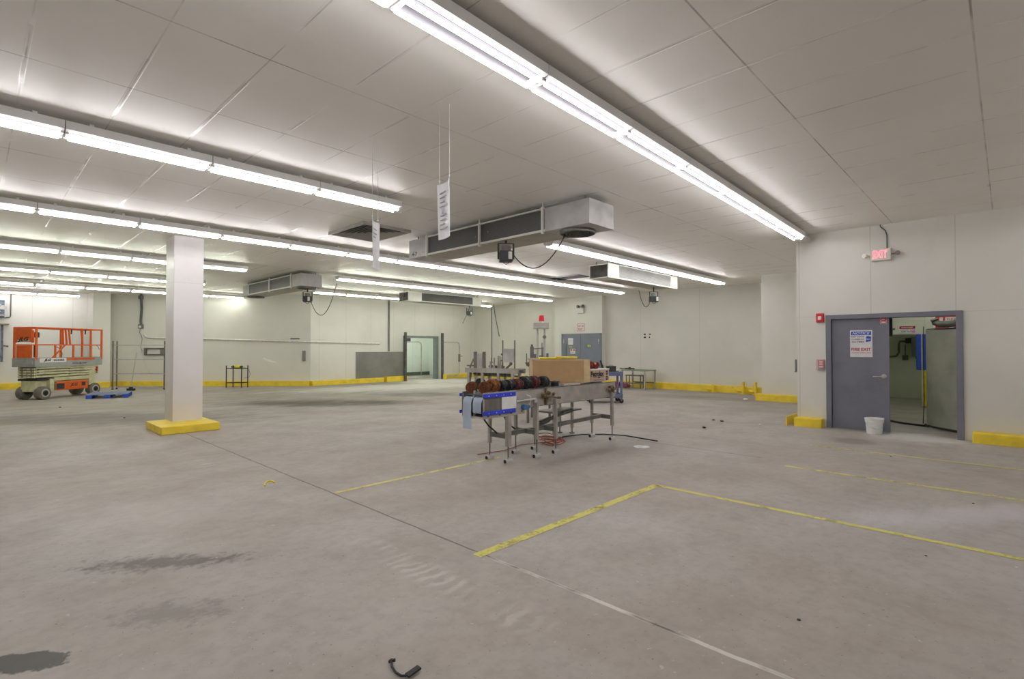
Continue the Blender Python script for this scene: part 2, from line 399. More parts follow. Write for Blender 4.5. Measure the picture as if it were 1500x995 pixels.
_dg = None
def text_bm(bm, s, size, mat, width=None, shear=0.0, ext=.0006, bold=.0):
    """lettering, centred on the origin of «mat», added to a bmesh"""
    cu = bpy.data.curves.new('t', 'FONT'); cu.body = s; cu.size = size; cu.align_x = 'CENTER'; cu.align_y = 'CENTER'
    cu.extrude = ext; cu.shear = shear; cu.offset = bold; cu.resolution_u = 3
    o = bpy.data.objects.new('t', cu); COL.objects.link(o)
    me = bpy.data.meshes.new_from_object(o.evaluated_get(bpy.context.evaluated_depsgraph_get()))
    bpy.data.objects.remove(o); bpy.data.curves.remove(cu)
    xs = [v.co.x for v in me.vertices]; ys = [v.co.y for v in me.vertices]
    cx, cy = (max(xs)+min(xs))/2, (max(ys)+min(ys))/2
    k = width/(max(xs)-min(xs)) if width else 1.0
    me.transform(mat @ Matrix.Diagonal((k, 1, 1, 1)) @ Matrix.Translation((-cx, -cy, 0)))
    bm.from_mesh(me); bpy.data.meshes.remove(me)

def FX(x, y, z):   # frame on a wall facing -X: right = -Y, up = Z, out = -X
    return Matrix(((0, 0, -1, x), (-1, 0, 0, y), (0, 1, 0, z), (0, 0, 0, 1)))
def FY(x, y, z):   # frame on a wall facing -Y: right = +X, up = Z, out = -Y
    return Matrix(((1, 0, 0, x), (0, 0, -1, y), (0, 1, 0, z), (0, 0, 0, 1)))

def sign(name, label, cat, w, h, fr, board, marks, thick=.004, group=None):
    """a flat sign: board plus one child mesh for every ink. marks: ('r',x0,y0,x1,y1,ink) / ('t',text,x,y,size,width,ink,shear) / ('p',poly,ink)"""
    o = B().box(-w/2, -h/2, 0, w/2, h/2, thick).done(name, board, mw=fr)
    tag(o, label, cat, group)
    ordr, inks = 0, {}
    for mk in marks:
        ordr += 1; z = thick+.0004*ordr
        key = mk[-2] if mk[0] == 't' else mk[-1]
        b = inks.setdefault(key.name, (B(), key, 'lettering' if mk[0] == 't' else 'printed_panel'))[0]
        if mk[0] == 'r': b.box(mk[1], mk[2], thick*.5, mk[3], mk[4], z)
        elif mk[0] == 'p': b.prism(mk[1], thick*.5, z)
        else: text_bm(b.bm, mk[1], mk[4], Matrix.Translation((mk[2], mk[3], z)), mk[5], mk[7], bold=mk[4]*.015)
    for k, (b, ink_, nm) in inks.items(): b.done(nm, ink_, o)
    return o

# ------------------------------------------------------------------ camera
cam = bpy.data.cameras.new('camera'); co = bpy.data.objects.new('camera', cam); COL.objects.link(co)
cam.sensor_width = 36.0; cam.lens = 757/1500*36; cam.clip_end = 200
co.location = (0, 0, 1.6); co.rotation_euler = (PI/2 + math.atan(11.5/757), 0, math.radians(43.8-90))
SC.camera = co

# ------------------------------------------------------------------ the room shell
def sstep(t): t = max(0, min(1, t)); return t*t*(3-2*t)
def floor_z(x, y): return .08*sstep((x-9.6)/1.4)*(1-sstep((y-3.2)/1.4)) if x > 9.6 and y < 4.6 else 0.0
bm = bmesh.new()
xs = [-6+.4*i for i in range(0, 39)] + [9.6+.2*i for i in range(0, 9)] + [11.4+.6*i for i in range(0, 15)]
xs = sorted(set(round(v, 3) for v in xs)); ys = [-6+.4*i for i in range(0, 86)]
vs = [[bm.verts.new((x, y, floor_z(x, y))) for y in ys] for x in xs]
for i in range(len(xs)-1):
    for j in range(len(ys)-1): bm.faces.new((vs[i][j], vs[i+1][j], vs[i+1][j+1], vs[i][j+1]))
fb = B(); fb.bm.free(); fb.bm = bm
fl = struct(fb.done('floor', floor_mat(), smooth=True))
struct(B().box(-6, -6, H, 20, 27.8, H+.15).done('ceiling', ceiling_mat()))

DX = 11.25                    # face of the wall with the grey door
D0, D1, DT = .60, 2.42, 2.14  # clear opening: right, left, top
b = B(); b.box(DX, -6, -.02, DX+.18, D0, H); b.box(DX, D1, -.02, DX+.18, 3.0, H); b.box(DX, D0, DT, DX+.18, D1, H)
b.box(DX+.18, 2.86, -.02, 19.8, 3.0, H)
struct(b.done('wall_right', wm_right))
struct(B().box(16.6, 3.0, -.02, 18.6, 5.4, H).done('wall_pillar', wm_side))
b = B(); b.box(18.6, 3.0, -.02, 18.9, 12.35, H); struct(b.done('wall_far_right', wm_side))
struct(B().box(18.3, 12.3, -.02, 18.9, 14.85, H).done('wall_door_block', wm_plain))
struct(B().box(18.95, 14.85, -.02, 19.15, 21.2, H).done('wall_far_corner', wm_side))
G0, G1, GT = 14.42, 16.30, 2.08     # the far doorway
b = B(); b.box(9.75, 21.0, -.02, G0, 21.2, H); b.box(G1, 21.0, -.02, 19.15, 21.2, H); b.box(G0, 21.0, GT, G1, 21.2, H)
struct(b.done('wall_far', wm_far))
# diagonal wall between the far wall and the corner pillar
def diag(p, q, t):
    p, q = Vector((*p, 0)), Vector((*q, 0)); d = (q-p).normalized(); n = Vector((-d.y, d.x, 0))
    return [p, q, q+n*t, p+n*t]
poly = [(9.75, 21.0), (9.85, 21.2), (3.95, 27.1), (3.8, 26.95)]
wd = M('painted panel wall, angled', WALLC, .42, var=.04, scale=.6, dirt=(.55, .53, .48), dirt_amt=.15)
struct(B().prism(poly, -.02, H).done('wall_angled', wd))
struct(B().box(3.28, 26.2, -.02, 3.84, 27.7, H).done('wall_corner_pillar', wm_plain))
struct(B().box(-6, 27.55, -.02, 3.9, 27.8, H).done('wall_left', wm_far))
struct(B().box(-6.2, -6, -.02, -6, 27.8, H).done('wall_back_left', wm_plain))
struct(B().box(-6, -6.2, -.02, DX+.18, -6, H).done('wall_rear', wm_plain))
# room behind the grey door
b = B(); b.box(16.8, -2, 1.935, 17.0, 2.86, 3.3); b.box(16.8, -2, 0, 17.0, 1.6, 1.935)
struct(b.done('wall_partition', wm_room))
struct(B().box(19.5, -2, 0, 19.7, 2.86, 3.3).done('wall_next_room_back', wm_room))
struct(B().box(DX+.18, -2.2, 0, 19.7, -2, 3.3).done('wall_next_room_side', wm_room))
struct(B().box(DX+.18, 2.80, 0, 19.5, 2.86, 3.3).done('wall_next_room_left', wm_room))
struct(B().box(DX+.18, -2, 3.3, 19.7, 2.86, 3.4).done('ceiling_next_room', wm_room))
# cold room behind the far doorway
b = B(); b.box(12.9, 21.2, 0, 13.1, 24.6, 3.0); b.box(12.9, 24.4, 0, 19.15, 24.6, 3.0); b.box(18.4, 21.2, 0, 18.6, 24.6, 3.0)
struct(b.done('wall_cold_room', wm_cold))
struct(B().box(12.9, 21.2, 3.0, 18.6, 24.6, 3.1).done('ceiling_cold_room', wm_cold))
kerb_dk = M('dark green skirting', (.10, .12, .10), .6, var=.2)
b = B(); b.box(13.1, 24.28, 0, 18.4, 24.4, .2); b.box(13.1, 21.3, 0, 13.2, 24.3, .2); struct(b.done('baseboard_cold_room', kerb_dk))

# column with its yellow kerb
struct(B().box(2.70, 11.74, -.02, 3.22, 12.34, H).done('wall_column', colm, bev=.012))
struct(B().box(2.37, 11.07, 0, 3.34, 12.25, .15).done('baseboard_column', yellow, bev=.015))
# yellow kerbs
def kerb(name, x0, y0, x1, y1, z=.16, z0=0): return struct(B().box(x0, y0, z0-.02, x1, y1, z).done(name, yellow, bev=.02))
kerb('baseboard_door_left', 11.0, 2.53, 11.26, 3.0, .25)
kerb('baseboard_door_right', 11.0, -5.9, 11.26, .42, .25)
kerb('baseboard_pillar', 16.35, 3.02, 16.62, 5.52, .2)
kerb('baseboard_far_right', 18.38, 5.42, 18.62, 12.3, .24)
kerb('baseboard_door_block', 18.12, 14.4, 18.32, 14.85, .2)
kerb('baseboard_far_corner', 18.7, 14.9, 18.96, 21.0, .2)
kerb('baseboard_far', 16.9, 20.8, 18.95, 21.02, .2)
b = B(); b.box(9.75, 20.78, -.02, 13.15, 21.02, .2); b.box(13.25, 20.70, -.02, 14.42, 21.02, .24); struct(b.done('baseboard_far_left', yellow, bev=.02))
struct(B().prism([(9.76, 21.0), (9.62, 20.86), (3.7, 26.78), (3.84, 26.92)], -.02, .2).done('baseboard_angled', yellow))
kerb('baseboard_left', -6, 27.35, 3.3, 27.56, .24); kerb('baseboard_corner_pillar', 3.2, 26.05, 3.84, 26.22, .22)

# painted lines on the floor
def line(n, x0, y0, x1, y1, z=0):
    bb = B(); k = 24; dx, dy = x1-x0, y1-y0
    lx = abs(dx) > abs(dy)
    for i in range(k):
        t0, t1 = i/k, (i+1)/k
        if lx: q = [(x0+dx*t0, y0), (x0+dx*t1, y0), (x0+dx*t1, y1), (x0+dx*t0, y1)]
        else: q = [(x0, y0+dy*t0), (x1, y0+dy*t0), (x1, y0+dy*t1), (x0, y0+dy*t1)]
        bb.bm.faces.new([bb.bm.verts.new((x, y, floor_z(x, y)+.0025)) for x, y in q])
    bmesh.ops.remove_doubles(bb.bm, verts=bb.bm.verts, dist=.0005)
    return struct(bb.done(n, line_y))
line('trim_1', 2.69, 2.91, 5.52, 3.0); line('trim_2', 5.46, -3.5, 5.53, 2.96)
line('trim_3', 7.57, -3.5, 7.635, 2.19); line('trim_4', 9.46, -3.5, 9.52, 2.345); line('trim_5', 2.77, 5.32, 5.33, 5.375)

# ------------------------------------------------------------------ strip lights
def make_fixture(name, tubem, label, group, hl=.622):
    t = thing(name, label, 'light fixture', (0, 0, H), 0, group)
    b = B()
    prof = [(-.125, -.055), (.125, -.055), (.125, -.134), (.09, -.148), (-.09, -.148), (-.125, -.134)]
    b.prism(prof, -hl, hl, Matrix(((0, 0, 1, 0), (1, 0, 0, 0), (0, 1, 0, 0), (0, 0, 0, 1))))
    b.done('housing', white_paint, t)
    B().box(-.58, -.084, -.1505, .58, .084, -.1465).done('glare_dark_strip', glare_dark, t)
    for s in (-1, 1):
        B().cyl((-(hl-.03), s*.060, -.174), (hl-.03, s*.060, -.174), .0145, n=8).done('tube', tubem, t, smooth=True)
    for s in (-1, 1):
        B().box(s*(hl-.016)-.013, -.085, -.170, s*(hl-.016)+.013, .085, -.144).done('lamp_holder', white_paint, t, bev=.006)
    for s in (-.42, .42):
        B().box(s-.018, -.025, -.068, s+.018, .025, .004).done('bracket', white_paint, t)
    return t
ORD = ['first', 'second', 'third', 'fourth', 'fifth', 'sixth', 'seventh', 'eighth', 'ninth', 'tenth', 'eleventh', 'twelfth', 'thirteenth', 'fourteenth']
PX = None
def row(key, name, y, xend, n, pitch, desc, yaw=0.0):
    """n fixtures whose last end is at xend, counted from the right end"""
    proto = None
    for k in range(n):
        x = xend - pitch*(k+.5); yy = y + math.tan(yaw)*x
        lab = 'twin-tube strip light, %s from the right end of %s' % (ORD[k], desc)
        grp = 'strip lights in ' + desc
        base = {'n': PN, 'r': PR, 'f': PF}[key]
        o = copy_tree(base, lab, (x, yy, H), yaw, grp)
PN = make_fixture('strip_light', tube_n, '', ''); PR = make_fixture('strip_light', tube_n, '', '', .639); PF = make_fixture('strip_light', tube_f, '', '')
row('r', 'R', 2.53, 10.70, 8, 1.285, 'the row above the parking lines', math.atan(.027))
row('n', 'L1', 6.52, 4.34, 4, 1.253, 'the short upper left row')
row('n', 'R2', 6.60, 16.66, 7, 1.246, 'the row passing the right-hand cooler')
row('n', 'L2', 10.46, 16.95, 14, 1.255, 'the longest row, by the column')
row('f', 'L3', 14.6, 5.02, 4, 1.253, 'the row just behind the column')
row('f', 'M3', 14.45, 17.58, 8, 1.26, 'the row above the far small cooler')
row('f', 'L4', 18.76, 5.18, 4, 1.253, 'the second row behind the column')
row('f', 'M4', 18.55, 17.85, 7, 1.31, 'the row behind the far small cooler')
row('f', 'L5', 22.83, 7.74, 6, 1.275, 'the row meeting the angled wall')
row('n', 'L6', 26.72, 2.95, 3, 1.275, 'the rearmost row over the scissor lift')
# rows going on past the viewpoint, plus one more; unseen, added for light
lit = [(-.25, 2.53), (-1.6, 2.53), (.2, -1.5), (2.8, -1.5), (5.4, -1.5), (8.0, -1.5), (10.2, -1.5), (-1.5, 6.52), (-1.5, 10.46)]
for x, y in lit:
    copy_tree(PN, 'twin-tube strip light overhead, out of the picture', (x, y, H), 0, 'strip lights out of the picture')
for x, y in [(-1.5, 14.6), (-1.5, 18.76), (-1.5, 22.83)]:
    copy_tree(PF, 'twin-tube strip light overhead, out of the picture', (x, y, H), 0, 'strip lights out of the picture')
copy_tree(PN, 'unseen strip light added behind the grey door to light the metal sheet', (12.05, 1.7, 3.3), PI/2)  # unseen lamps added to brighten the next room and the metal sheet
copy_tree(PF, 'unseen strip light added to brighten the recess behind the partition', (18.3, -1.3, 3.3), PI/2)
copy_tree(PF, 'unseen strip light added to brighten the room behind the grey door, near the partition', (15.2, 1.2, 3.3), PI/2)
copy_tree(PF, 'unseen left strip light on the ceiling of the room behind the far doorway', (14.9, 22.3, 3.0), 0)  # unseen cold-room lamps, more of them added to brighten it
copy_tree(PF, 'unseen right strip light on the ceiling of the room behind the far doorway', (16.6, 22.3, 3.0), 0)
copy_tree(PF, 'unseen rear left strip light added to brighten the room behind the far doorway', (14.9, 23.5, 3.0), 0)
copy_tree(PF, 'unseen rear right strip light added to brighten the room behind the far doorway', (16.6, 23.5, 3.0), 0)
for P_ in (PN, PR, PF):
    for ch in list(P_.children): bpy.data.objects.remove(ch)
    bpy.data.objects.remove(P_)
# end channel of the near row, reaching the wall
b = B(); b.box(10.70, 2.74, H-.15, 11.25, 2.90, H-.07)
tag(b.done('wireway', white_paint, bev=.01), 'white wireway box between the last light and the right wall', 'wireway')

# ------------------------------------------------------------------ ceiling coolers
ZB = 3.36
def cooler(label, loc, rz, L, w, e0, e1, coilm, endm, h=.36, struts=(), dark_end_at=None, fans=(), letter=None):
    t = thing('ceiling_cooler', label, 'evaporator cooler', loc, rz, 'coolers under the ceiling')
    B().box(e0, .012, .03, L-e1, .05, h-.02).done('coil_panel', coilm, t)
    B().box(e0, .05, .035, L-e1, w, h).done('casing', galv, t)
    for nm, a, c in (('end_box', 0, e0), ('end_box', L-e1, L)):
        bb = B(); bb.box(a, 0, 0, c, w, h)
        bb.done(nm, endm, t, bev=.006)
    B().box(e0, .0, .0, L-e1, w, .03).done('drain_pan', pan_m, t)
    bb = B(); bb.box(e0-.01, -.014, .0, L-e1+.01, .012, .035); bb.done('bottom_rail', cool_white, t)
    bb = B(); bb.cyl((e0, -.005, h-.005), (L-e1, -.005, h-.005), .014); bb.done('top_rail', cool_white, t)
    for x in struts:
        bb = B(); bb.box(x-.016, -.03, -.03, x+.016, .01, h+.02); bb.cyl((x, -.01, h), (x, -.01, H-loc[2]), .008, n=6); bb.done('strut', cool_white, t)
    for x in (.15, L-.15):
        bb = B()
        for y in (.12, w-.12): bb.cyl((x, y, h-.01), (x, y, H-loc[2]), .012, n=6)
        bb.done('hanger', steel_dk, t)
    if dark_end_at is not None:
        x = 0 if dark_end_at == 0 else L
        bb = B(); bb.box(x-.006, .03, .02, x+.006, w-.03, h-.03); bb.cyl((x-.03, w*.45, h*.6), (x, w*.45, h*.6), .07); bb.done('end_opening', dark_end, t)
    for x in fans:
        r = min(.27, w*.44)
        m_ = Matrix.Translation((x, w/2, 0))
        f_ = B().lathe([(r, .0), (r, -.045), (r*.93, -.05), (r*.93, .0)], 32, m_, cap=False)
        for q in range(4):
            f_.lathe([(r*(.24+.2*q)+.004, -.04), (r*(.24+.2*q)+.004, -.048), (r*(.24+.2*q)-.004, -.048), (r*(.24+.2*q)-.004, -.04), (r*(.24+.2*q)+.004, -.04)], 24, m_, cap=False)
        for q in range(8):
            a = q*PI/4; f_.cyl((x, w/2, -.045), (x+r*math.cos(a), w/2+r*math.sin(a), -.045), .004, n=5)
        sh = f_.done('fan_guard', steel_dk, t)
        bl = B().cyl((x, w/2, -.03), (x, w/2, .0), .06)
        for q in range(5):
            a = q*2*PI/5
            bl.box(.05, -.055, -.004, r*.88, .055, .004, Matrix.Translation((x, w/2, -.014)) @ Matrix.Rotation(a, 4, 'Z') @ Matrix.Rotation(.14, 4, 'X'))
        bl.done('fan', blackp, sh)
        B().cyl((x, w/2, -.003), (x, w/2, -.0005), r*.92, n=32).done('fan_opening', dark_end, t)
    if letter:
        bb = B(); text_bm(bb.bm, letter, .1, FY(e0*.32, -.001, .075), .17, bold=.002); bb.done('lettering', ink, t)
    return t
cA = cooler('large grey ceiling cooler marked 4-7, nearest, hanging over the middle', (6.0, 8.6, ZB), -PI/2, 4.36, .62, .58, .83, coil_dark, galv_pale, struts=(.6, 2.08, 3.5), fans=(3.92,), letter='4-7')
cB = cooler('grey ceiling cooler behind and left of the large one, near the column', (6.42, 19.0, ZB), -PI/2, 4.5, .64, .55, .55, coil_far, galv_pale, struts=(2.3, 3.9), fans=(4.2, .3))
cC = cooler('dark-fronted ceiling cooler with white ends over the far doorway', (11.35, 16.3, ZB), 0, 3.75, .62, .62, .5, coil_far, cool_white, struts=(), dark_end_at=0)
cD = cooler('pale ceiling cooler with light fins on the right, dark left end', (11.0, 7.2, ZB), 0, 3.75, .58, .5, .42, coil_light, cool_white, struts=(), dark_end_at=0)
# little boxed motors hanging under the coolers
def motor(label, loc, rz, ztop, cable, scale=1.0, side=True):
    t = thing('boxed_motor', label, 'motor', loc, rz, 'boxed motors under the coolers')
    s = scale
    bb = B().box(-.11*s, -.10*s, -.10*s, .11*s, .10*s, .07*s); bb.done('box', blackp, t, bev=.01)
    B().cyl((0, 0, .07*s), (0, 0, .16*s), .085*s, n=16).done('cap', steel_dk, t, smooth=True)
    bb = B()
    for q in (-1, 1): bb.bar((q*.125*s, 0, -.06*s), (q*.125*s, 0, .2*s), .012*s, .03*s)
    bb.bar((-.13*s, 0, .2*s), (.13*s, 0, .2*s), .03*s, .012*s); bb.cyl((0, 0, .2*s), (0, 0, ztop-loc[2]), .018*s)
    bb.done('yoke', blackp, t)
    B().box(.03*s, -.118*s, -.07*s, .09*s, -.098*s, .05*s).done('pale_plate', off_white, t, bev=.004)
    if side: B().tube([(-.06*s+.12*s*q/6, -.02, -.1*s-.045*s*math.sin(PI*q/6)) for q in range(7)], .006*s, 6).done('wire_loop', black, t)
    B().tube(cable, .0085, 6).done('cable', black, t, smooth=True)
    return t
def sag(a, b, dip, n=14):
    a, b = Vector(a), Vector(b)
    return [a.lerp(b, i/n) - Vector((0, 0, dip*4*(i/n)*(1-i/n))) for i in range(n+1)]
motor('dark boxed motor hanging under the middle of the large near cooler', (6.06, 5.95, 3.11), -.7, ZB, sag((.12, 0, .02), (.86, -.66, .235), .36))
motor('dark boxed motor under the cooler near the column', (6.75, 14.75, 3.02), -.7, ZB, sag((.1, 0, -.1), (.95, -.55, .4), .62))
motor('dark boxed motor under the right end of the far small cooler', (14.6, 16.5, 3.06), -.6, ZB, sag((-.1, 0, -.05), (-.28, .1, -.45), -.02))
motor('dark boxed motor under the right end of the pale cooler', (13.75, 7.45, 3.02), -.6, ZB, sag((-.1, 0, -.05), (-.42, .1, .25), .32))

# hanging placards on wires
faded = M('faded print', (.42, .42, .46), .5)
def placard(label, loc, ang, tilt, ln, w=.24, h=.50, marks=9):
    t = thing('hanging_placard', label, 'placard', loc, ang, 'placards hung on wires')
    bb = B(); n = 8
    for k in range(2):
        pass
    f0, f1 = [], []
    for i in range(n+1):
        u = -w/2 + w*i/n; c = .03*math.cos(PI*(i/n-.5)) - .015
        z_ = tilt*u
        f0.append([bb.bm.verts.new((u, c, z_)), bb.bm.verts.new((u*.93+.012, c*.6, z_-h))])
        f1.append([bb.bm.verts.new((u, c+.006, z_)), bb.bm.verts.new((u*.93+.012, c*.6+.006, z_-h))])
    for i in range(n):
        bb.bm.faces.new((f0[i][0], f0[i+1][0], f0[i+1][1], f0[i][1])); bb.bm.faces.new((f1[i][0], f1[i][1], f1[i+1][1], f1[i+1][0]))
        for e in (0, 1): bb.bm.faces.new((f0[i][e], f1[i][e], f1[i+1][e], f0[i+1][e]))
    bb.bm.faces.new((f0[0][0], f0[0][1], f1[0][1], f1[0][0])); bb.bm.faces.new((f0[n][0], f1[n][0], f1[n][1], f0[n][1]))
    bb.done('sheet', paper, t)
    for q in (-1, 1):
        B().cyl((q*(w/2-.02), .0, tilt*q*(w/2-.02)-.01), (q*(w/2-.02), .0, H-loc[2]), .0025, n=5).done('wire', wire_m, t)
        B().sph((q*(w/2-.02), 0, tilt*q*(w/2-.02)+.03), .008).done('knot', white_pl, t)
    for sd in (-1, 1):
        bb = B(); rr = random.Random(3)
        y = -.004 if sd < 0 else .024
        for k in range(marks):
            z_ = -.09-.042*k; x0 = -w*.36+rr.random()*.02; x1 = x0+w*(.3+.35*rr.random())
            if k == 4: bb.box(-.04, y-.005, z_-.03, -.026, y+.005, z_+.02)
            else: bb.box(x0, y-.004, z_-.004, x1, y+.004, z_+.004)
        if sd < 0: bb.done('printed_lines', faded, t)
    return t
placard('white curled placard hanging on two wires before the large cooler', (2.98, 3.72, 3.12), math.radians(-103.4), .0, .5, .25, .52)
placard('white placard hanging edge-on before the square ceiling vent', (2.92, 4.80, 2.93), math.radians(40.7), .0, .5, .22, .50, 3)

# ceiling vent and hatch
t = thing('ceiling_vent', 'square grey louvred vent in the ceiling behind the hanging placard', 'vent', (5.17, 8.70, H))
B().box(-.46, -.60, -.004, .46, .60, .002).done('backing', dark_end, t)
ventm = M('vent blade grey', (.36, .35, .32), .5, var=.08)
for k in range(6):
    q = 1.0-k*.165; q2 = q-.075
    bb = B(); o_ = [(s1*.46*q, s2*.60*q) for s1, s2 in ((-1, -1), (1, -1), (1, 1), (-1, 1))]; n_ = [(s1*(.46*q-.055), s2*(.60*q-.055)) for s1, s2 in ((-1, -1), (1, -1), (1, 1), (-1, 1))]
    vo = [bb.bm.verts.new((x, y, -.045)) for x, y in o_]; vi = [bb.bm.verts.new((x, y, -.006)) for x, y in n_]; vo2 = [bb.bm.verts.new((x*.985, y*.985, -.048)) for x, y in o_]
    for e in range(4):
        f = (e+1) % 4
        bb.bm.faces.new((vo[e], vo[f], vi[f], vi[e])); bb.bm.faces.new((vo[e], vo2[e], vo2[f], vo[f])); bb.bm.faces.new((vo2[e], vi[e], vi[f], vo2[f]))
    bb.done('louvre', ventm, t)
bb = B()
for s in (-1, 1): bb.box(s*.48-.02, -.64, -.05, s*.48+.02, .64, 0); bb.box(-.46, s*.62-.02, -.05, .46, s*.62+.02, 0)
bb.done('frame', ventm, t)
t = thing('ceiling_hatch', 'dark open hatch in the ceiling left of the pale cooler', 'hatch', (12.9, 10.0, H))
B().box(-.30, -.68, -.012, .30, .68, .0).done('opening', M('hatch darkness', (.02, .022, .035), .7), t)  # black panel below the ceiling stands in for the unlit hole
bb = B()
for s in (-1, 1): bb.box(s*.31-.02, -.7, -.02, s*.31+.02, .7, 0)
bb.done('frame', galv, t)

# ------------------------------------------------------------------ the grey door and what hangs round it
FZ = .08
b = B()
b.box(DX-.035, D1-.012, FZ-.02, DX+.21, D1+.075, DT+.07); b.box(DX-.035, D0-.075, FZ-.02, DX+.21, D0+.012, DT+.07); b.box(DX-.035, D0, DT-.012, DX+.21, D1, DT+.07)
struct(b.done('trim_door_frame', door_grey, bev=.006))
t = thing('door_1', 'closed grey steel door leaf with lever handle beside an open doorway', 'door', (DX+.03, 0, FZ)); struct(t)
B().box(0, 1.52, .012, .045, D1-.016, DT-FZ-.02).done('door_leaf', door_grey, t, bev=.003)
bb = B(); bb.cyl((-.012, 1.60, 1.0), (0, 1.60, 1.0), .042, n=18); bb.cyl((-.055, 1.60, 1.0), (-.01, 1.60, 1.0), .013)
bb.bar((-.052, 1.60, 1.0), (-.052, 1.76, .995), .022, .016); bb.done('lever_handle', chrome, t, bev=.003)
for z in (.25, 1.0, 1.78):
    B().cyl((-.008, D1-.004, z), (-.008, D1-.004, z+.12), .009, n=8).done('hinge', steel_dk, t)
sx_ = DX+.03
sign('notice_sign', 'white notice sign with blue header and FIRE EXIT lettering on grey door', 'sign', .345, .49, FX(sx_-.001, 1.94, 1.668), paper, [
    ('r', -.155, .155, .155, .225, blue_ink), ('t', 'NOTICE', 0, .19, .062, .27, wht_ink, .3),
    ('t', 'KEEP DOOR', -.05, .127, .032, .21, ink, 0), ('t', 'CLOSED AT', -.05, .08, .032, .20, ink, 0), ('t', 'ALL TIMES', -.05, .033, .032, .19, ink, 0),
    ('p', [(.075, .03), (.15, .045), (.155, .125), (.10, .14), (.08, .13)], blue_ink), ('p', [(.085, .075), (.14, .078), (.146, .088), (.105, .084), (.088, .093)], wht_ink),
    ('t', 'FIRE EXIT', 0, -.105, .075, .30, red_ink, 0), ('r', -.15, -.172, -.03, -.165, red_ink), ('r', -.02, -.172, .07, -.165, red_ink), ('r', .08, -.172, .15, -.165, red_ink)])
sign('door_sticker', 'small red and white sticker at the top corner of the grey door', 'sticker', .10, .105, FX(sx_-.001, 1.60, 2.075), paper, [
    ('r', -.046, .003, .046, .048, red_ink), ('r', -.046, -.046, .046, -.004, red_ink), ('r', -.03, .02, .025, .032, wht_ink), ('r', -.032, -.032, .034, -.018, wht_ink)])
# exit sign
t = thing('exit_sign', 'lit red EXIT sign with two lamp heads high above the grey door', 'exit sign', mw=FX(DX, 1.615, 3.255))
B().box(-.15, -.105, 0, .15, .105, .075).done('housing', off_white, t, bev=.008)
bb = B(); text_bm(bb.bm, 'EXIT', .19, Matrix.Translation((-.01, .005, .0765)), .215, bold=.004); bb.done('lettering', exit_red, t)
for s in (-1, 1):
    bb = B(); bb.cyl((s*.14, 0, .03), (s*.195, 0, .035), .012); bb.lathe([(.018, 0), (.03, .02), (.042, .06), (.042, .066)], 16, Matrix.Translation((s*.215, .0, .03)) @ Matrix.Rotation(s*.5, 4, 'Y'))
    bb.done('lamp_head', off_white if s < 0 else M('brown-grey lamp head', (.26, .22, .21), .5), t, smooth=True)
tag(B().tube([(DX-.02, 1.53, 3.36), (DX-.02, 1.53, 3.60), (DX-.02, 1.55, 3.68), (DX-.02, 1.62, 3.76), (DX-.02, 1.63, H)], .009, 6).done('conduit', conduit_d, smooth=True), 'thin grey conduit running from the exit sign up to the ceiling', 'conduit')
# alarm strobe and pull station
t = thing('alarm_strobe', 'red square fire alarm strobe on the wall left of the door frame', 'alarm', mw=FX(DX, 2.588, 2.165))
B().box(-.065, -.085, 0, .065, .085, .05).done('housing', red_pl, t, bev=.008)
B().box(-.03, -.04, .045, .03, .03, .066).done('strobe_lens', wht_ink, t, bev=.006)
t = thing('pull_station', 'red fire alarm pull station under a clear cover beside the door frame', 'alarm', mw=FX(DX, 2.585, 1.275))
B().box(-.045, -.075, 0, .055, .085, .04).done('housing', red_pl, t, bev=.006)
bb = B()
for y in (.05, .02, -.01): bb.box(-.025, y, .03, .035, y+.012, .042)
bb.box(-.03, -.055, .03, .04, -.035, .043); bb.done('lettering', wht_ink, t)
B().box(-.075, -.11, .0, .07, .10, .062).done('cover', clear, t, bev=.012)
B().box(-.05, -.125, .0, .06, -.108, .05).done('cover_base', clear, t)
t = thing('grab_bar', 'thin grey upright handle on the edge of the wall corner', 'handle', (DX+.06, 3.0, 1.12))
B().box(-.01, .02, .0, .025, .05, .24).done('bar', steel_dk, t); B().box(-.03, 0, -.012, .07, .06, 0).done('ledge', steel_dk, t)
# bent yellow guard at the corner
t = thing('corner_guard', 'bent yellow steel guard plate on the floor beside the wall corner', 'guard', (11.0, 3.06, .05))
bb = B().box(.0, .06, -.02, 1.2, .08, .20); bb.done('plate', yellow, t)
B().box(-.05, -.03, -.06, .02, .10, -.02).done('foot', steel_dk, t)
# bucket
t = thing('bucket', 'white plastic bucket standing on the floor before the grey door', 'bucket', (11.04, 1.715, FZ))
B().lathe([(.112, 0), (.115, .01), (.13, .20), (.142, .203), (.142, .222), (.134, .224), (.145, .245), (.145, .27), (.137, .272), (.132, .265), (.112, .02), (.05, .014)], 32, cap=True).done('pail', white_pl, t, smooth=True)
B().tube([(-.146*math.cos(a), -.146*math.sin(a)*.9-.0, .225-.13*math.sin(a)) for a in [PI*i/14 for i in range(15)]], .004, 6).done('handle', chrome, t, smooth=True).rotation_euler.z = -PI/2+.4
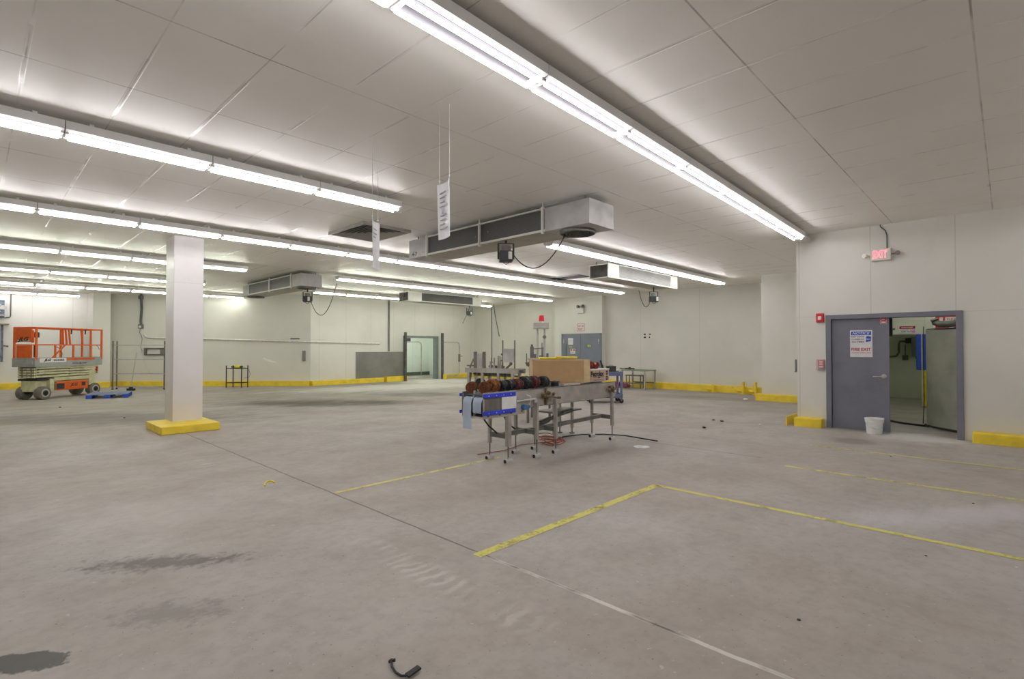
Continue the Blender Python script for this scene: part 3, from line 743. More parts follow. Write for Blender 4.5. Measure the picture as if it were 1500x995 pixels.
# ---------- things seen through the open doorway
t = thing('metal_sheet', 'tall curved grey-green metal sheet standing in the open doorway', 'sheet', (0, 0, 0))
bb = B(); n = 14; A_, C_ = [], []
def shp(u): # from the left edge to beyond the jamb
    return 12.55-.95*u, 1.10-1.0*u-.16*math.sin(PI*u)*-1
for i in range(n+1):
    x, y = shp(i/n)
    A_.append([bb.bm.verts.new((x, y, z)) for z in (.13, 1.935)]); C_.append([bb.bm.verts.new((x+.025, y+.025, z)) for z in (.13, 1.935)])
for i in range(n):
    bb.bm.faces.new((A_[i][0], A_[i+1][0], A_[i+1][1], A_[i][1])); bb.bm.faces.new((C_[i][0], C_[i][1], C_[i+1][1], C_[i+1][0]))
    for e in (0, 1): bb.bm.faces.new((A_[i][e], C_[i][e], C_[i+1][e], A_[i+1][e]))
bb.bm.faces.new((A_[0][0], A_[0][1], C_[0][1], C_[0][0])); bb.bm.faces.new((A_[n][0], C_[n][0], C_[n][1], A_[n][1]))
bb.done('panel', olive, t, smooth=True)
def shpt(u, z): x, y = shp(u); return (x-.012, y-.01, z)
B().tube([shpt(-.12, .12), shpt(-.04, .10)] + [shpt(i/8, .12) for i in range(9)], .022, 8).done('bottom_seal', black, t, smooth=True)
B().tube([shpt(i/8-.02*(i == 0), 1.94) for i in range(9)], .014, 6).done('top_edge', black, t, smooth=True)
tag(B().tube([(12.30, .98, 2.12), (12.32, .96, 2.06), (12.25, .88, 2.025), (12.0, .62, 2.025), (11.65, .22, 2.025)], .06, 12).done('hose', pipe_gr, smooth=True), 'thick olive hose lying over the top of the metal sheet', 'hose')
tag(B().tube([(12.6, 1.16, 2.0), (12.62, 1.165, 1.2), (12.6, 1.16, .6), (12.58, 1.18, .14)], .007, 6).done('cord', black, smooth=True), 'black cord hanging beside the left edge of the metal sheet', 'cord')
tag(B().tube([(12.6, 1.15, .10), (12.75, 1.5, .10), (13.2, 2.0, .10), (13.5, 2.4, .10)], .02, 8).done('floor_hose', black, smooth=True), 'black hose lying across the floor of the next room', 'hose')
tag(B().box(16.74, 1.48, 1.02, 16.80, 1.70, 1.94).done('column_wrap', blue_ink, bev=.02), 'blue panel on the partition edge inside the next room', 'panel')
tag(B().box(16.74, 1.40, .10, 16.80, 1.59, 1.02).done('column_wrap', yel_pl, bev=.02), 'yellow panel below the blue panel inside the next room', 'panel')
tag(B().cyl((16.70, 1.575, .1), (16.70, 1.575, 1.96), .012, n=8).done('pipe', conduit_m), 'thin pale pipe running down the blue and yellow panels', 'pipe')
sign('danger_sign', 'red and white DANGER sign with pink sticker in the next room', 'sign', .36, .20, FX(16.795, 1.875, 2.065), paper, [
    ('r', -.165, .015, .165, .088, red_ink), ('t', 'DANGER', 0, .052, .055, .24, wht_ink, 0),
    ('r', -.14, -.022, .03, -.012, ink), ('r', .05, -.022, .16, -.012, ink), ('t', 'KEEP OUT', -.02, -.058, .05, .22, ink, 0),
    ('p', [(.125+.042*math.cos(a*PI/6), -.062+.03*math.sin(a*PI/6)) for a in range(12)], pink)])
sign('extinguisher_sign', 'red and white fire sign above the metal sheet in the next room', 'sign', .50, .34, FX(16.795, 1.10, 2.21), red_pl, [
    ('r', -.25, -.16, -.21, .16, wht_ink), ('r', -.13, .02, -.06, .14, wht_ink), ('r', -.02, -.03, .24, .14, paper), ('t', 'FIRE', .11, .09, .06, .18, red_ink, 0),
    ('p', [(.10, -.15), (.17, -.09), (.13, -.09), (.13, -.05), (.07, -.05), (.07, -.09), (.03, -.09)], wht_ink)])
t = thing('junction_box', 'dark junction box on a conduit at the back of the next room', 'electrical box', mw=FX(19.5, 2.14, 1.80))
B().box(-.08, -.08, 0, .08, .08, .12).done('box', blackp, t, bev=.01)
B().tube([(-.08, -.02, .05), (-.22, -.02, .05), (-.24, -.1, .05), (-.24, -.35, .05), (-.30, -.46, .05), (-.42, -.48, .05), (-.6, -.48, .05)], .028, 8).done('conduit', pipe_gr, t, smooth=True)
t = thing('switch_box', 'small grey switch box below the junction box in the next room', 'electrical box', mw=FX(19.5, 2.23, 1.29))
B().box(-.07, -.08, 0, .07, .08, .08).done('box', pipe_gr, t, bev=.01); B().cyl((0, .08, .04), (0, .40, .04), .012, n=8).done('conduit', pipe_gr, t)
t = thing('electrical_cabinet', 'grey-blue electrical cabinet at the back beside the blue panel', 'electrical box', mw=FX(19.5, 1.96, 1.62))
B().box(-.11, -.30, 0, .12, .30, .16).done('box', frame_green, t, bev=.008); B().box(-.02, -.36, .05, .03, -.30, .1).done('gland', blackp, t)
t = thing('mop', 'mop with pale handle leaning at the left of the next room', 'mop', (13.2, 2.15, FZ))
B().cyl((0, .0, .1), (.06, .08, 1.15), .014, n=8).done('handle', off_white, t); B().lathe([(.05, .0), (.09, .01), (.06, .16), (.02, .22)], 12, Matrix.Translation((-.0, 0, 0))).done('head', black, t)
t = thing('door_post_block', 'dark bracket post just inside the doorway beside the door edge', 'post', (DX+.22, 1.52, FZ))
B().box(0, -.02, 1.72, .05, .03, 2.05).done('bracket', blackp, t); B().cyl((.02, -.06, 1.85), (.02, 0, 1.85), .018, n=8).done('knob', steel_dk, t)

# ------------------------------------------------------------------ double door and signs on the far right
fr = FX(18.3, 13.37, 0)
t = thing('door_2', 'pair of closed grey steel doors on the far right wall', 'door', mw=fr); struct(t)
bb = B()
for s in (-1, 1): bb.box(s*1.02-.035, 0, 0, s*1.02+.035, 2.2, .06)
bb.box(-1.05, 2.13, 0, 1.05, 2.2, .06); bb.done('frame', door_grey2, t)
for s in (-1, 1):
    lf = B().box(min(s*.005, s*.985), .02, 0, max(s*.005, s*.985), 2.13, .045).done('door_leaf', door_grey2, t)
    for z in (.3, 1.75): B().box(s*.93-.012, z, .04, s*.93+.012, z+.22, .06).done('hinge', chrome, lf)
bb = B(); bb.box(-.80, 1.02, .045, -.77, 1.75, .075); bb.done('pull_bar', steel_dk, t)
sign('door_notice', 'plain white paper notice on the left leaf of the double doors', 'sign', .27, .30, FX(18.252, 13.92, 1.86), paper, [('r', -.10, .05, .10, .055, grey_seal), ('r', -.10, -.02, .06, -.015, grey_seal)])
sign('door_placard', 'small red and white sign low on the left leaf of the double doors', 'sign', .26, .22, FX(18.252, 13.80, 1.43), paper, [('r', -.11, .02, .11, .085, red_ink), ('r', -.03, .02, .03, .085, paper), ('r', -.09, -.04, .09, -.03, grey_seal), ('r', -.09, -.07, .06, -.06, grey_seal)])
sign('door_label', 'small yellow label on the right leaf of the double doors', 'sticker', .15, .075, FX(18.252, 12.93, 1.66), yel_pl, [('r', -.05, -.01, .05, .01, grey_seal)])
sign('door_tag', 'small yellow label beside the notice on the left door leaf', 'sticker', .14, .06, FX(18.252, 13.9, 1.62), yel_pl, [('r', -.05, -.008, .05, .008, grey_seal)])
sign('exit_notice', 'small red-lettered NOT AN EXIT sign above the double doors', 'sign', .42, .33, FX(18.3, 13.40, 2.47), paper, [
    ('r', -.20, .145, .20, .16, red_ink), ('r', -.20, -.16, .20, -.145, red_ink), ('r', -.205, -.16, -.19, .16, red_ink), ('r', .19, -.16, .205, .16, red_ink),
    ('t', 'NOT AN', 0, .055, .12, .30, red_ink, 0), ('t', 'EXIT', 0, -.075, .12, .24, red_ink, 0)])
t = thing('emergency_light', 'white emergency light with two lamp heads above the double doors', 'emergency light', mw=FX(18.3, 13.36, 3.20))
B().box(-.16, -.12, 0, .16, .10, .10).done('housing', off_white, t, bev=.01)
for s in (-1, 1):
    bb = B(); bb.cyl((s*.09, .10, .05), (s*.09, .14, .05), .015); bb.lathe([(.03, 0), (.05, .03), (.075, .09), (.075, .10)], 14, Matrix.Translation((s*.11, .18, .02)) @ Matrix.Rotation(s*.4, 4, 'Y'))
    bb.done('lamp_head', steel_dk, t, smooth=True)
for k, (y, lab) in enumerate(((10.47, 'left of two small white notices on the far right wall'), (10.24, 'right of two small white notices on the far right wall'))):
    sign('wall_notice', lab, 'sign', .13, .22, FX(18.6, y, 2.06), paper, [('r', -.05, .03, .04, .09, grey_seal if k == 0 else steel_dk), ('r', -.05, -.09, .05 if k == 0 else .0, -.03, ink)], group='small wall notices')
# yellow pipe stubs by the far right kerb
for k, (y, lab) in enumerate(((6.15, 'yellow pipe stub nearest the white pillar'), (6.55, 'second yellow pipe stub from the white pillar'), (7.6, 'low yellow pipe stub farthest from the white pillar'))):
    h_ = .42 if k < 2 else .28
    bb = B(); bb.cyl((0, 0, 0), (0, 0, h_), .05, n=14); bb.cyl((0, 0, 0), (0, 0, .03), .09, n=14); bb.cyl((.02, 0, .1), (.02, .22, .1), .03, n=10)
    tag(bb.done('pipe_stub', yellow, smooth=True, loc=(18.28, y, 0)), lab, 'pipe', 'yellow pipe stubs')

# ------------------------------------------------------------------ the conveyor in the middle of the hall
CX, CY = 4.64, 4.97
t = thing('conveyor', 'long stainless steel conveyor on adjustable legs in the middle of hall', 'conveyor', (CX, CY, 0))
LC = 3.16; WC = .43
bb = B(); bb.box(.62, 0, .735, LC, .018, 1.0); bb.box(.62, 0, .985, LC, .035, 1.0); bb.box(.62, 0, .735, LC, .04, .748); bb.done('side_beam', steel, t, bev=.004)
bb = B(); bb.box(0, WC-.018, .735, LC, WC, 1.0); bb.box(0, WC-.035, .985, LC, WC, 1.0); bb.done('side_beam', steel, t, bev=.004)
B().box(.02, .02, .955, LC-.01, WC-.02, .972).done('belt', M('grey conveyor belt', (.10, .10, .105), .6, var=.2, dirt=(.2, .19, .18)), t)
bb = B()
for x in (.7, 1.3, 1.9, 2.5, 3.05): bb.box(x, .02, .78, x+.05, WC-.02, .83)
bb.done('cross_member', steel_dk, t)
# front end module
bb = B(); bb.box(0, 0, .655, .62, .016, .998); bb.box(.45, -.004, .66, .80, .012, .83); bb.done('end_side_plate', steel, t, bev=.003)
bb = B(); bb.box(0, WC-.016, .655, .62, WC, .998); bb.done('end_side_plate', steel, t, bev=.003)
B().box(.0, .02, .65, .60, WC-.02, .675).done('end_tray', steel_lt, t)
for z in (.955, .725):
    bb = B(); bb.box(-.008, -.022, z-.028, .60, 0, z+.028); o = bb.done('blue_rail', blue_pl, t, bev=.006)
    s_ = B()
    for x in (.08, .22, .36, .50): s_.sph((x, -.022, z), .009, u=8, v=6)
    s_.done('screw', chrome, o)
    B().box(-.03, WC-.0, z-.02, .05, WC+.02, z+.02).done('blue_rail', blue_pl, t, bev=.004)
B().box(.02, -.006, .755, .33, 0, .925).done('grey_plate', steel_dk, t)
B().box(.335, -.012, .755, .62, 0, .925).done('white_plate', wht_ink, t, bev=.003)
bb = B()
for x, z in ((.08, .69), (.30, .69), (.52, .69), (.74, .70)): bb.cyl((x, -.012, z), (x, 0, z), .014, n=10)
bb.done('bolt', steel_dk, t)
B().cyl((.11, .022, .84), (.11, WC-.022, .84), .10, n=24).done('end_roller', blackp, t, smooth=True)
B().box(.02, .205, .68, .05, .215, 1.02).done('divider', steel_lt, t)
# legs: upper box tube, lower threaded rod and foot
for x, near_w, zr in ((.50, .066, .23), (1.04, .045, .27), (1.475, .045, .22), (3.02, .05, .25)):
    for y, w_ in ((.03, near_w), (WC-.03, .045)):
        top = .735 if x > .9 else .665
        if y < .1 and x > .9: top = .82
        yy = y if not (y < .1 and x > .9) else -.022
        lg = B().box(x-w_/2, yy-w_/2, zr, x+w_/2, yy+w_/2, top).done('leg', steel, t, bev=.004)
        B().cyl((x, yy, .04), (x, yy, zr), .010, n=8).done('threaded_rod', steel_dk, lg)
        f_ = B(); f_.cyl((x, yy, .045), (x, yy, .075), .018, n=10); f_.cyl((x-.065, yy, .028), (x+.065, yy, .028), .030, n=14)
        f_.box(x-.06, yy-.032, 0, x+.06, yy+.032, .016); f_.done('foot', steel_lt, lg)
        B().cyl((x-.068, yy, .028), (x-.0655, yy, .028), .026, n=14).done('foot_end', black, lg)
bb = B(); bb.box(.48, .03, .33, .52, WC-.03, .40); bb.box(1.02, .0, .33, 1.06, WC-.03, .40); bb.box(1.455, .0, .33, 1.495, WC-.03, .40); bb.box(3.0, 0, .36, 3.04, WC-.03, .43)
bb.bar((.50, WC/2, .365), (1.04, WC/2, .365), .05, .06); bb.bar((1.04, WC/2, .365), (1.475, WC/2, .365), .05, .06); bb.bar((1.475, WC/2, .365), (3.02, WC/2, .395), .05, .06)
bb.done('cross_brace', steel_dk, t)
bb = B(); bb.cyl((1.42, .30, .40), (2.1, .36, .51), .03, n=12); bb.cyl((1.5, .31, .415), (1.72, .325, .45), .042, n=12); bb.cyl((2.1, .36, .51), (2.42, .40, .53), .038, n=12); bb.done('drive_shaft', steel_dk, t, smooth=True)
bb = B()
bb.tube([(.16, .2, .66), (.3, .22, .52), (.5, .24, .38)], .011, 6); bb.tube([(.6, .24, .66), (.72, .26, .5), (.9, .28, .40)], .011, 6); bb.done('hose', black, t, smooth=True)
# clamp clusters on the front face
for cx_, cz in ((1.27, .875), (2.97, .885)):
    bb = B(); rr = random.Random(int(cx_*100))
    bb.box(cx_-.03, -.03, cz-.13 if cx_ < 2 else cz-.06, cx_+.0, -.002, cz+.12 if cx_ < 2 else cz+.05)
    for k in range(9):
        a = (cx_-.13+.26*rr.random(), -.02-.05*rr.random(), cz-.05+.10*rr.random())
        c_ = (a[0]+.05*rr.uniform(-1, 1), a[1]-.03*rr.random(), a[2]+.05*rr.uniform(-1, 1))
        bb.cyl(a, c_, .016+.012*rr.random(), n=8)
    bb.cyl((cx_-.14, -.045, cz), (cx_+.13, -.045, cz-.005), .018, n=10)
    if cx_ < 2: bb.cyl((cx_+.12, -.045, cz-.02), (cx_+.25, -.05, cz-.035), .011, n=8); bb.cyl((cx_+.22, -.05, cz-.034), (cx_+.28, -.052, cz-.04), .02, n=8)
    bb.done('clamp', brass, t)
bb = B(); bb.cyl((.62, -.02, .845), (1.0, -.03, .855), .013, n=8); bb.cyl((1.0, -.03, .855), (1.0, -.03, .80), .02, n=8); bb.done('air_line', steel_lt, t)
B().tube([(.80, -.035, .93), (.87, -.05, .90), (.88, -.05, .84), (.86, -.04, .78)], .007, 6).done('white_tube', wht_ink, t, smooth=True)
bb = B(); bb.cyl((.76, .0, .755), (.76, -.06, .755), .04, n=14); bb.cyl((.76, -.02, .755), (.88, -.02, .75), .022, n=10); bb.done('blue_valve', M('blue valve', (.05, .16, .32), .4), t)
# plastic film over the conveyor end
def drape(name, label, y0, y1, zend, cat, parent=None):
    bb = B(); prof = []
    for q in range(9):
        a = PI*.5+PI*.5*q/8; prof.append((.11+.118*math.cos(a)-.002, .84+.118*math.sin(a)))
    prof = [(.30, .984), (.18, .966)] + prof + [(-.012, .74), (-.006, zend)]
    rows = []
    for k in range(6):
        y = y0+(y1-y0)*k/5; wv = .006*math.sin(k*2.1)
        rows.append([(bb.bm.verts.new((x-(wv if i > 4 else 0), y, z)), bb.bm.verts.new((x-.003-(wv if i > 4 else 0), y, z+.002))) for i, (x, z) in enumerate(prof)])
    for A_, C_ in zip(rows, rows[1:]):
        for i in range(len(prof)-1):
            for e in (0, 1): bb.bm.faces.new((A_[i][e], C_[i][e], C_[i+1][e], A_[i+1][e]))
    o = bb.done(name, film, smooth=True); o.location = (CX, CY, 0)
    return tag(o, label, cat, 'plastic film over the conveyor end')
drape('plastic_film', 'long pale plastic film strip hanging off the conveyor end', .225, .40, .50, 'plastic film')
drape('plastic_film', 'shorter pale blue plastic film draped beside the hanging strip', .03, .20, .725, 'plastic film')

# finned iron rotors lying on the belt
def rotor(label, x, y, r, L, m, rz, fins=26):
    o_ = thing('rotor', label, 'rotor', (x, y, .972+r*1.02), rz, 'iron rotors on the conveyor')
    ax = Matrix.Rotation(PI/2, 4, 'Y')
    B().lathe([(r*.30, -L/2-.012), (r*.30, -L*.36), (r*.80, -L*.36), (r*.84, -L*.40), (r*.84, L*.40), (r*.80, L*.36), (r*.30, L*.36), (r*.30, L/2+.012), (r*.15, L/2+.012), (r*.15, -L/2-.012), (r*.30, -L/2-.012)], 28, ax, cap=False).done('core', m, o_, smooth=True)
    for s in (-1, 1):
        B().lathe([(r*.68, s*L*.5), (r*.98, s*L*.5), (r*1.0, s*L*.44), (r*.98, s*L*.36), (r*.68, s*L*.36), (r*.68, s*L*.5)], 32, ax, cap=False).done('end_ring', m, o_, smooth=True)
    bb = B()
    for k in range(fins):
        a = 2*PI*k/fins
        bb.box(-L*.40, -r*.035, r*.80, L*.40, r*.035, r*.985, Matrix.Rotation(a, 4, 'X'))
    bb.done('fins', m, o_)
    for k in range(3):
        pass
    return o_
RS = [(4.73, 5.30, .078, .10, rust, PI+.62, 'dark rusty rotor at the back of the film end of the row'),
      (4.80, 5.12, .082, .11, rust, PI+.66, 'rusty rotor lying nearest the plastic film'),
      (5.00, 5.17, .092, .15, rust2, PI+.42, 'orange rusted finned rotor, third in the row'),
      (5.19, 5.18, .080, .11, bl_iron, PI+.25, 'black rotor just behind the orange rusted one'),
      (5.345, 5.19, .082, .11, bl_iron, PI+.25, 'grey-black rotor between the black and the red-brown ones'),
      (5.51, 5.19, .086, .12, maroon, PI+.3, 'red-brown rotor in the middle of the row'),
      (5.70, 5.20, .100, .13, bl_iron, PI+.28, 'large dark rotor behind the red-brown one'),
      (5.88, 5.20, .098, .12, maroon, PI+.25, 'large maroon rotor between two black ones'),
      (6.08, 5.17, .094, .14, bl_iron, PI+.4, 'black banded rotor before the cardboard box')]
for x, y, r, L, m, rz, lab in RS: rotor(lab, x, y, r, L, m, rz-PI)
t = thing('spool', 'small dark spool standing on the belt before the cardboard box', 'spool', (6.30, 5.12, .972))
B().lathe([(.085, 0), (.085, .012), (.06, .014), (.06, .085), (.085, .087), (.085, .10), (.02, .10), (.02, .105)], 22).done('reel', bl_iron, t, smooth=True)
B().lathe([(.066, .02), (.066, .08)], 22).done('wound_wire', blackp, t, smooth=True)
tag(B().box(6.42, 5.03, .973, 6.86, 5.14, 1.02).done('metal_bar', steel_lt, bev=.004), 'flat grey metal bar lying before the large cardboard box', 'bar')
# cartons
t = thing('cardboard_box', 'large plain brown cardboard box on the conveyor', 'box', (6.83, 5.50, 1.001), math.radians(-40))
bb = B(); bb.box(-.43, -.18, 0, .43, .18, .40); bb.done('carton', cardb, t, bev=.01)
bb = B(); bb.box(.42, -.19, .015, .53, -.17, .40, Matrix.Translation((.42, -.18, 0)) @ Matrix.Rotation(.25, 4, 'Z') @ Matrix.Translation((-.42, .18, 0))); bb.done('end_flap', cardb_in, t)
B().box(-.442, -.17, .0, -.431, .17, .395).done('end_flap', cardb_in, t)
bb = B(); bb.box(-.42, -.185, .375, .42, -.1805, .399); bb.done('top_crease', M('worn cardboard edge', (.56, .40, .23), .7), t)
bb = B(); bb.box(.28, -.1845, .0, .42, -.1805, .06); bb.done('tape', M('dull tape', (.50, .38, .22), .35), t)
t = thing('yellow_case', 'flat bright yellow plastic case lying open on the cardboard box', 'case', (6.80, 5.47, 1.402), math.radians(-40))
B().box(-.31, -.10, 0, .03, .10, .032).done('half', yel_pl, t, bev=.012); B().box(-.02, -.09, .01, .33, .11, .045).done('half', yel_pl, t, bev=.012)
B().box(-.03, -.11, .02, .06, -.06, .05).done('clasp', yel_pl, t, bev=.008)
t = thing('printed_carton', 'pinkish printed carton with white flap behind the large cardboard box', 'box', (7.65, 5.31, 1.001), 0)
B().box(-.29, -.12, 0, .29, .12, .20).done('carton', cardb_p, t, bev=.006); B().box(-.295, -.125, .20, .295, .13, .222).done('white_flap', cardb_w, t, bev=.004)
bb = B(); text_bm(bb.bm, 'Petrolax', .12, FY(-.075, -.1205, .135), .40, bold=.006); text_bm(bb.bm, 'D', .09, FY(.225, -.1205, .145), .07, bold=.007); text_bm(bb.bm, 'D', .09, FY(.225, -.1205, .052), .07, bold=.007)
bb.box(-.2, -.1215, .072, .12, -.12, .082); bb.box(-.06, -.1215, .060, .0, -.12, .073); bb.box(-.2, -.1215, .024, .12, -.12, .029); bb.box(-.18, -.1215, .04, .05, -.12, .044); bb.done('lettering', ink, t)
t = thing('rag_heap', 'heap of dark red rags with a yellow piece on the printed carton', 'rags', (7.55, 5.31, 1.222))
rr = random.Random(5); bb = B()
for k in range(16): bb.sph((rr.uniform(-.15, .20), rr.uniform(-.07, .08), .035+.06*rr.random()), .035+.025*rr.random(), (1.2, .9, .8), 8, 6)
bb.done('rags', dkred, t)
bb = B()
for k in range(4): bb.sph((.03+.03*k, -.05, .08+.01*math.sin(k*2)), .03, (1, .8, .8), 8, 6)
bb.done('yellow_piece', M('straw yellow cloth', (.62, .42, .12), .8), t)
# cables on the floor by the conveyor
bb = B(); rr = random.Random(9)
for k in range(7):
    cx_, cy_, r_ = 6.6+rr.uniform(-.1, .1), 5.5+rr.uniform(-.1, .1), .10+.10*rr.random()
    bb.tube([(cx_+r_*math.cos(a*PI/8)*1.2, cy_+r_*math.sin(a*PI/8), .015+.02*k+.012*math.sin(a+k)) for a in range(16)], .007, 6, closed=True)
tag(bb.done('cable_coil', cable_o, smooth=True), 'tangled coil of orange-brown cable on the floor under the conveyor', 'cable')
tag(B().tube([(6.9, 5.6, .012), (7.3, 5.72, .012), (7.7, 5.62, .012), (8.0, 5.35, .012), (8.15, 5.0, .012), (8.05, 4.3, .012)], .010, 6).done('floor_cable', black, smooth=True), 'black cable trailing from the conveyor along the slab joint', 'cable')
tag(B().tube([(5.2, 5.7, .010), (5.7, 5.62, .010), (6.2, 5.75, .010), (6.7, 5.6, .010)], .006, 6).done('thin_cable', cable_o, smooth=True), 'thin reddish cable lying straight behind the front conveyor legs', 'cable')
# low steel stand behind the conveyor
t = thing('steel_stand', 'plain steel stand behind the conveyor carrying the cardboard box', 'stand', (7.45, 5.86, 0))
for x, y in ((-.50, -.20), (.30, .02), (-.50, .20), (.16, .20)):
    lg = B().box(x-.022, y-.022, .10, x+.022, y+.022, .94).done('leg', steel, t, bev=.003); B().cyl((x, y, 0), (x, y, .1), .012, n=8).done('foot', steel_dk, lg); B().cyl((x, y, 0), (x, y, .02), .05, n=12).done('foot', steel_dk, lg)
B().box(-.66, -.36, .94, .36, .24, 1.0).done('top', steel, t, bev=.003); B().box(-.13, -.02, .62, .14, .18, .82).done('box', frame_green, t, bev=.005); B().box(-.50, -.20, .45, .30, .20, .48).done('shelf', steel_dk, t)
t = thing('steel_tray', 'shallow pale steel tray on a low stand behind the conveyor legs', 'tray', (8.5, 7.6, 0))
B().box(-.40, -.3, .36, .40, .3, .38).done('tray', steel_lt, t)
bb = B()
for s in (-1, 1): bb.box(-.40, s*.3-.01, .36, .40, s*.3+.01, .43); bb.box(s*.4-.01, -.3, .36, s*.4+.01, .3, .43)
bb.done('rim', galv_pale, t)
for x in (-.36, .36):
    for y in (-.26, .26): B().box(x-.02, y-.02, 0, x+.02, y+.02, .36).done('leg', steel_dk, t)

# ------------------------------------------------------------------ the machine behind the conveyor
ang = math.atan2(9.86-11.65, 10.65-10.3)
t = thing('packing_machine', 'grey steel packing machine with upright guides behind the conveyor', 'machine', (10.3, 11.65, 0), ang)
LM = 1.85
for y in (-.18, .18): B().box(0, y-.03, .86, LM, y+.03, 1.0).done('beam', steel, t, bev=.006)
B().box(.05, -.16, .93, LM-.05, .16, .96).done('bed', steel_dk, t)
for x in (.12, .62, 1.18, 1.66):
    for y in (-.18, .18):
        lg = B().box(x-.035, y-.035, .02, x+.035, y+.035, .88).done('leg', steel, t, bev=.004); B().box(x-.06, y-.06, 0, x+.06, y+.06, .02).done('foot', steel_dk, lg)
B().bar((.16, -.14, .86), (.02, -.10, .10), .05).done('brace', steel_dk, t)
bb = B()
for x in (.42, 1.0):
    bb.cyl((x, -.05, .52), (x, .05, .52), .17, n=24)
bb.done('drive_wheel', black, t)
B().bar((.2, 0, .78), (1.7, 0, .78), .05).done('chain_guard', steel_dk, t)
for k in range(10): B().box(.25+.13*k, -.14, .80, .28+.13*k, .14, .86).done('slat', steel_dk, t)
# guide plates and posts on the top
B().box(.42, -.20, 1.03, .62, -.17, 1.42).done('guide_plate', galv_pale, t, bev=.004)
for x in (.36, .68): B().box(x-.035, -.22, 1.0, x+.035, -.15, 1.47).done('guide_channel', steel_dk, t)
B().box(1.36, -.22, 1.18, 1.72, -.19, 1.56).done('guide_plate', galv_pale, t, bev=.004)
for x in (1.34, 1.74): B().cyl((x, -.2, 1.0), (x, -.2, 1.80), .02, n=8).done('guide_post', steel_dk, t)
for x, z in ((.90, 1.20), (1.02, 1.30), (1.17, 1.36), (1.24, 1.34)): B().box(x-.02, -.19, 1.0, x+.02, -.15, z).done('upright', steel, t)
bb = B(); bb.bar((.10, -.1, 1.0), (.24, -.1, 1.26), .04); bb.bar((.22, -.1, 1.2), (.27, -.1, 1.32), .03); bb.bar((.0, -.1, 1.06), (.22, -.1, 1.06), .04); bb.done('tilted_arm', steel_dk, t)
bb = B(); rr = random.Random(2)
for k in range(7): bb.sph((.76+.08*k, -.08+.1*rr.random(), 1.02+.03*rr.random()), .05, (1, 1, .8), 8, 6); bb.cyl((.78+.08*k, -.1, 1.05+.05*rr.random()), (.86+.08*k, -.1, 1.06), .014, n=6)
bb.done('gear_cluster', steel_dk, t)
bb = B(); bb.cyl((.88, -.1, 1.0), (.88, -.1, 1.30), .012, n=6); bb.cyl((.88, -.1, 1.15), (.88, -.1, 1.18), .06, n=10); bb.cyl((.80, -.1, 1.06), (1.06, -.1, 1.07), .014, n=6); bb.done('hand_wheel', steel_dk, t)
bb = B(); bb.bar((1.42, -.15, 1.0), (1.60, -.15, 1.14), .045); bb.sph((1.58, -.15, 1.14), .05, u=8, v=6); bb.cyl((1.26, -.18, 1.22), (1.42, -.18, 1.24), .018, n=6); bb.cyl((1.28, -.18, 1.40), (1.36, -.18, 1.40), .03, n=8); bb.done('lever', steel_dk, t)
# beacon mast
t = thing('beacon_stand', 'tall steel stand with control box and red beacon behind the conveyor', 'stand', (10.65, 9.12, 0), math.radians(-46))
for x in (-.30, .30):
    for y in (-.2, .2): B().box(x-.025, y-.025, 0, x+.025, y+.025, 1.26).done('leg', steel, t)
B().box(-.36, -.26, 1.26, .42, .26, 1.31).done('table_plate', steel, t, bev=.004)
for x in (-.10, .09): B().cyl((x, 0, 1.31), (x, 0, 2.10), .03, n=10).done('mast', galv, t, smooth=True)
B().box(-.21, -.12, 2.10, .20, .12, 2.26).done('control_box', steel, t, bev=.01)
B().cyl((.01, 0, 2.26), (.01, 0, 2.31), .05, n=16).done('beacon_base', off_white, t)
B().lathe([(.075, 2.31), (.068, 2.45), (.06, 2.465), (.0, 2.468)], 20, cap=True).done('beacon_dome', beacon_red, t, smooth=True).location.x = .01
bb = B(); bb.box(-.30, -.08, 1.31, -.20, .05, 1.62); bb.cyl((-.25, 0, 1.62), (-.25, 0, 1.68), .03, n=8); bb.box(-.20, -.05, 1.31, -.14, .05, 1.42); bb.done('valve_block', steel_dk, t, bev=.005)
bb = B(); bb.cyl((-.24, -.05, 1.56), (.06, -.05, 1.58), .014, n=6); bb.cyl((.02, -.05, 1.34), (.02, -.05, 1.72), .016, n=6); bb.cyl((.04, -.05, 1.60), (.04, -.05, 1.31), .012, n=6); bb.cyl((-.06, -.06, 1.36), (.06, -.06, 1.38), .02, n=6); bb.box(.14, -.06, 1.31, .20, .04, 1.44); bb.done('linkage', steel_dk, t)
bb = B(); bb.cyl((.09, -.03, 1.88), (.09, .03, 1.88), .05, n=12); bb.done('collar', steel_dk, t)
bb = B()
for k in range(5): bb.cyl((-.34+.03*k, -.22, 1.10+.03*(k % 3)), (-.42+.05*k, -.25, 1.2), .03, n=8)
bb.cyl((-.40, -.2, 1.1), (-.40, -.2, 1.44), .014, n=6); bb.done('clamp', steel_dk, t)

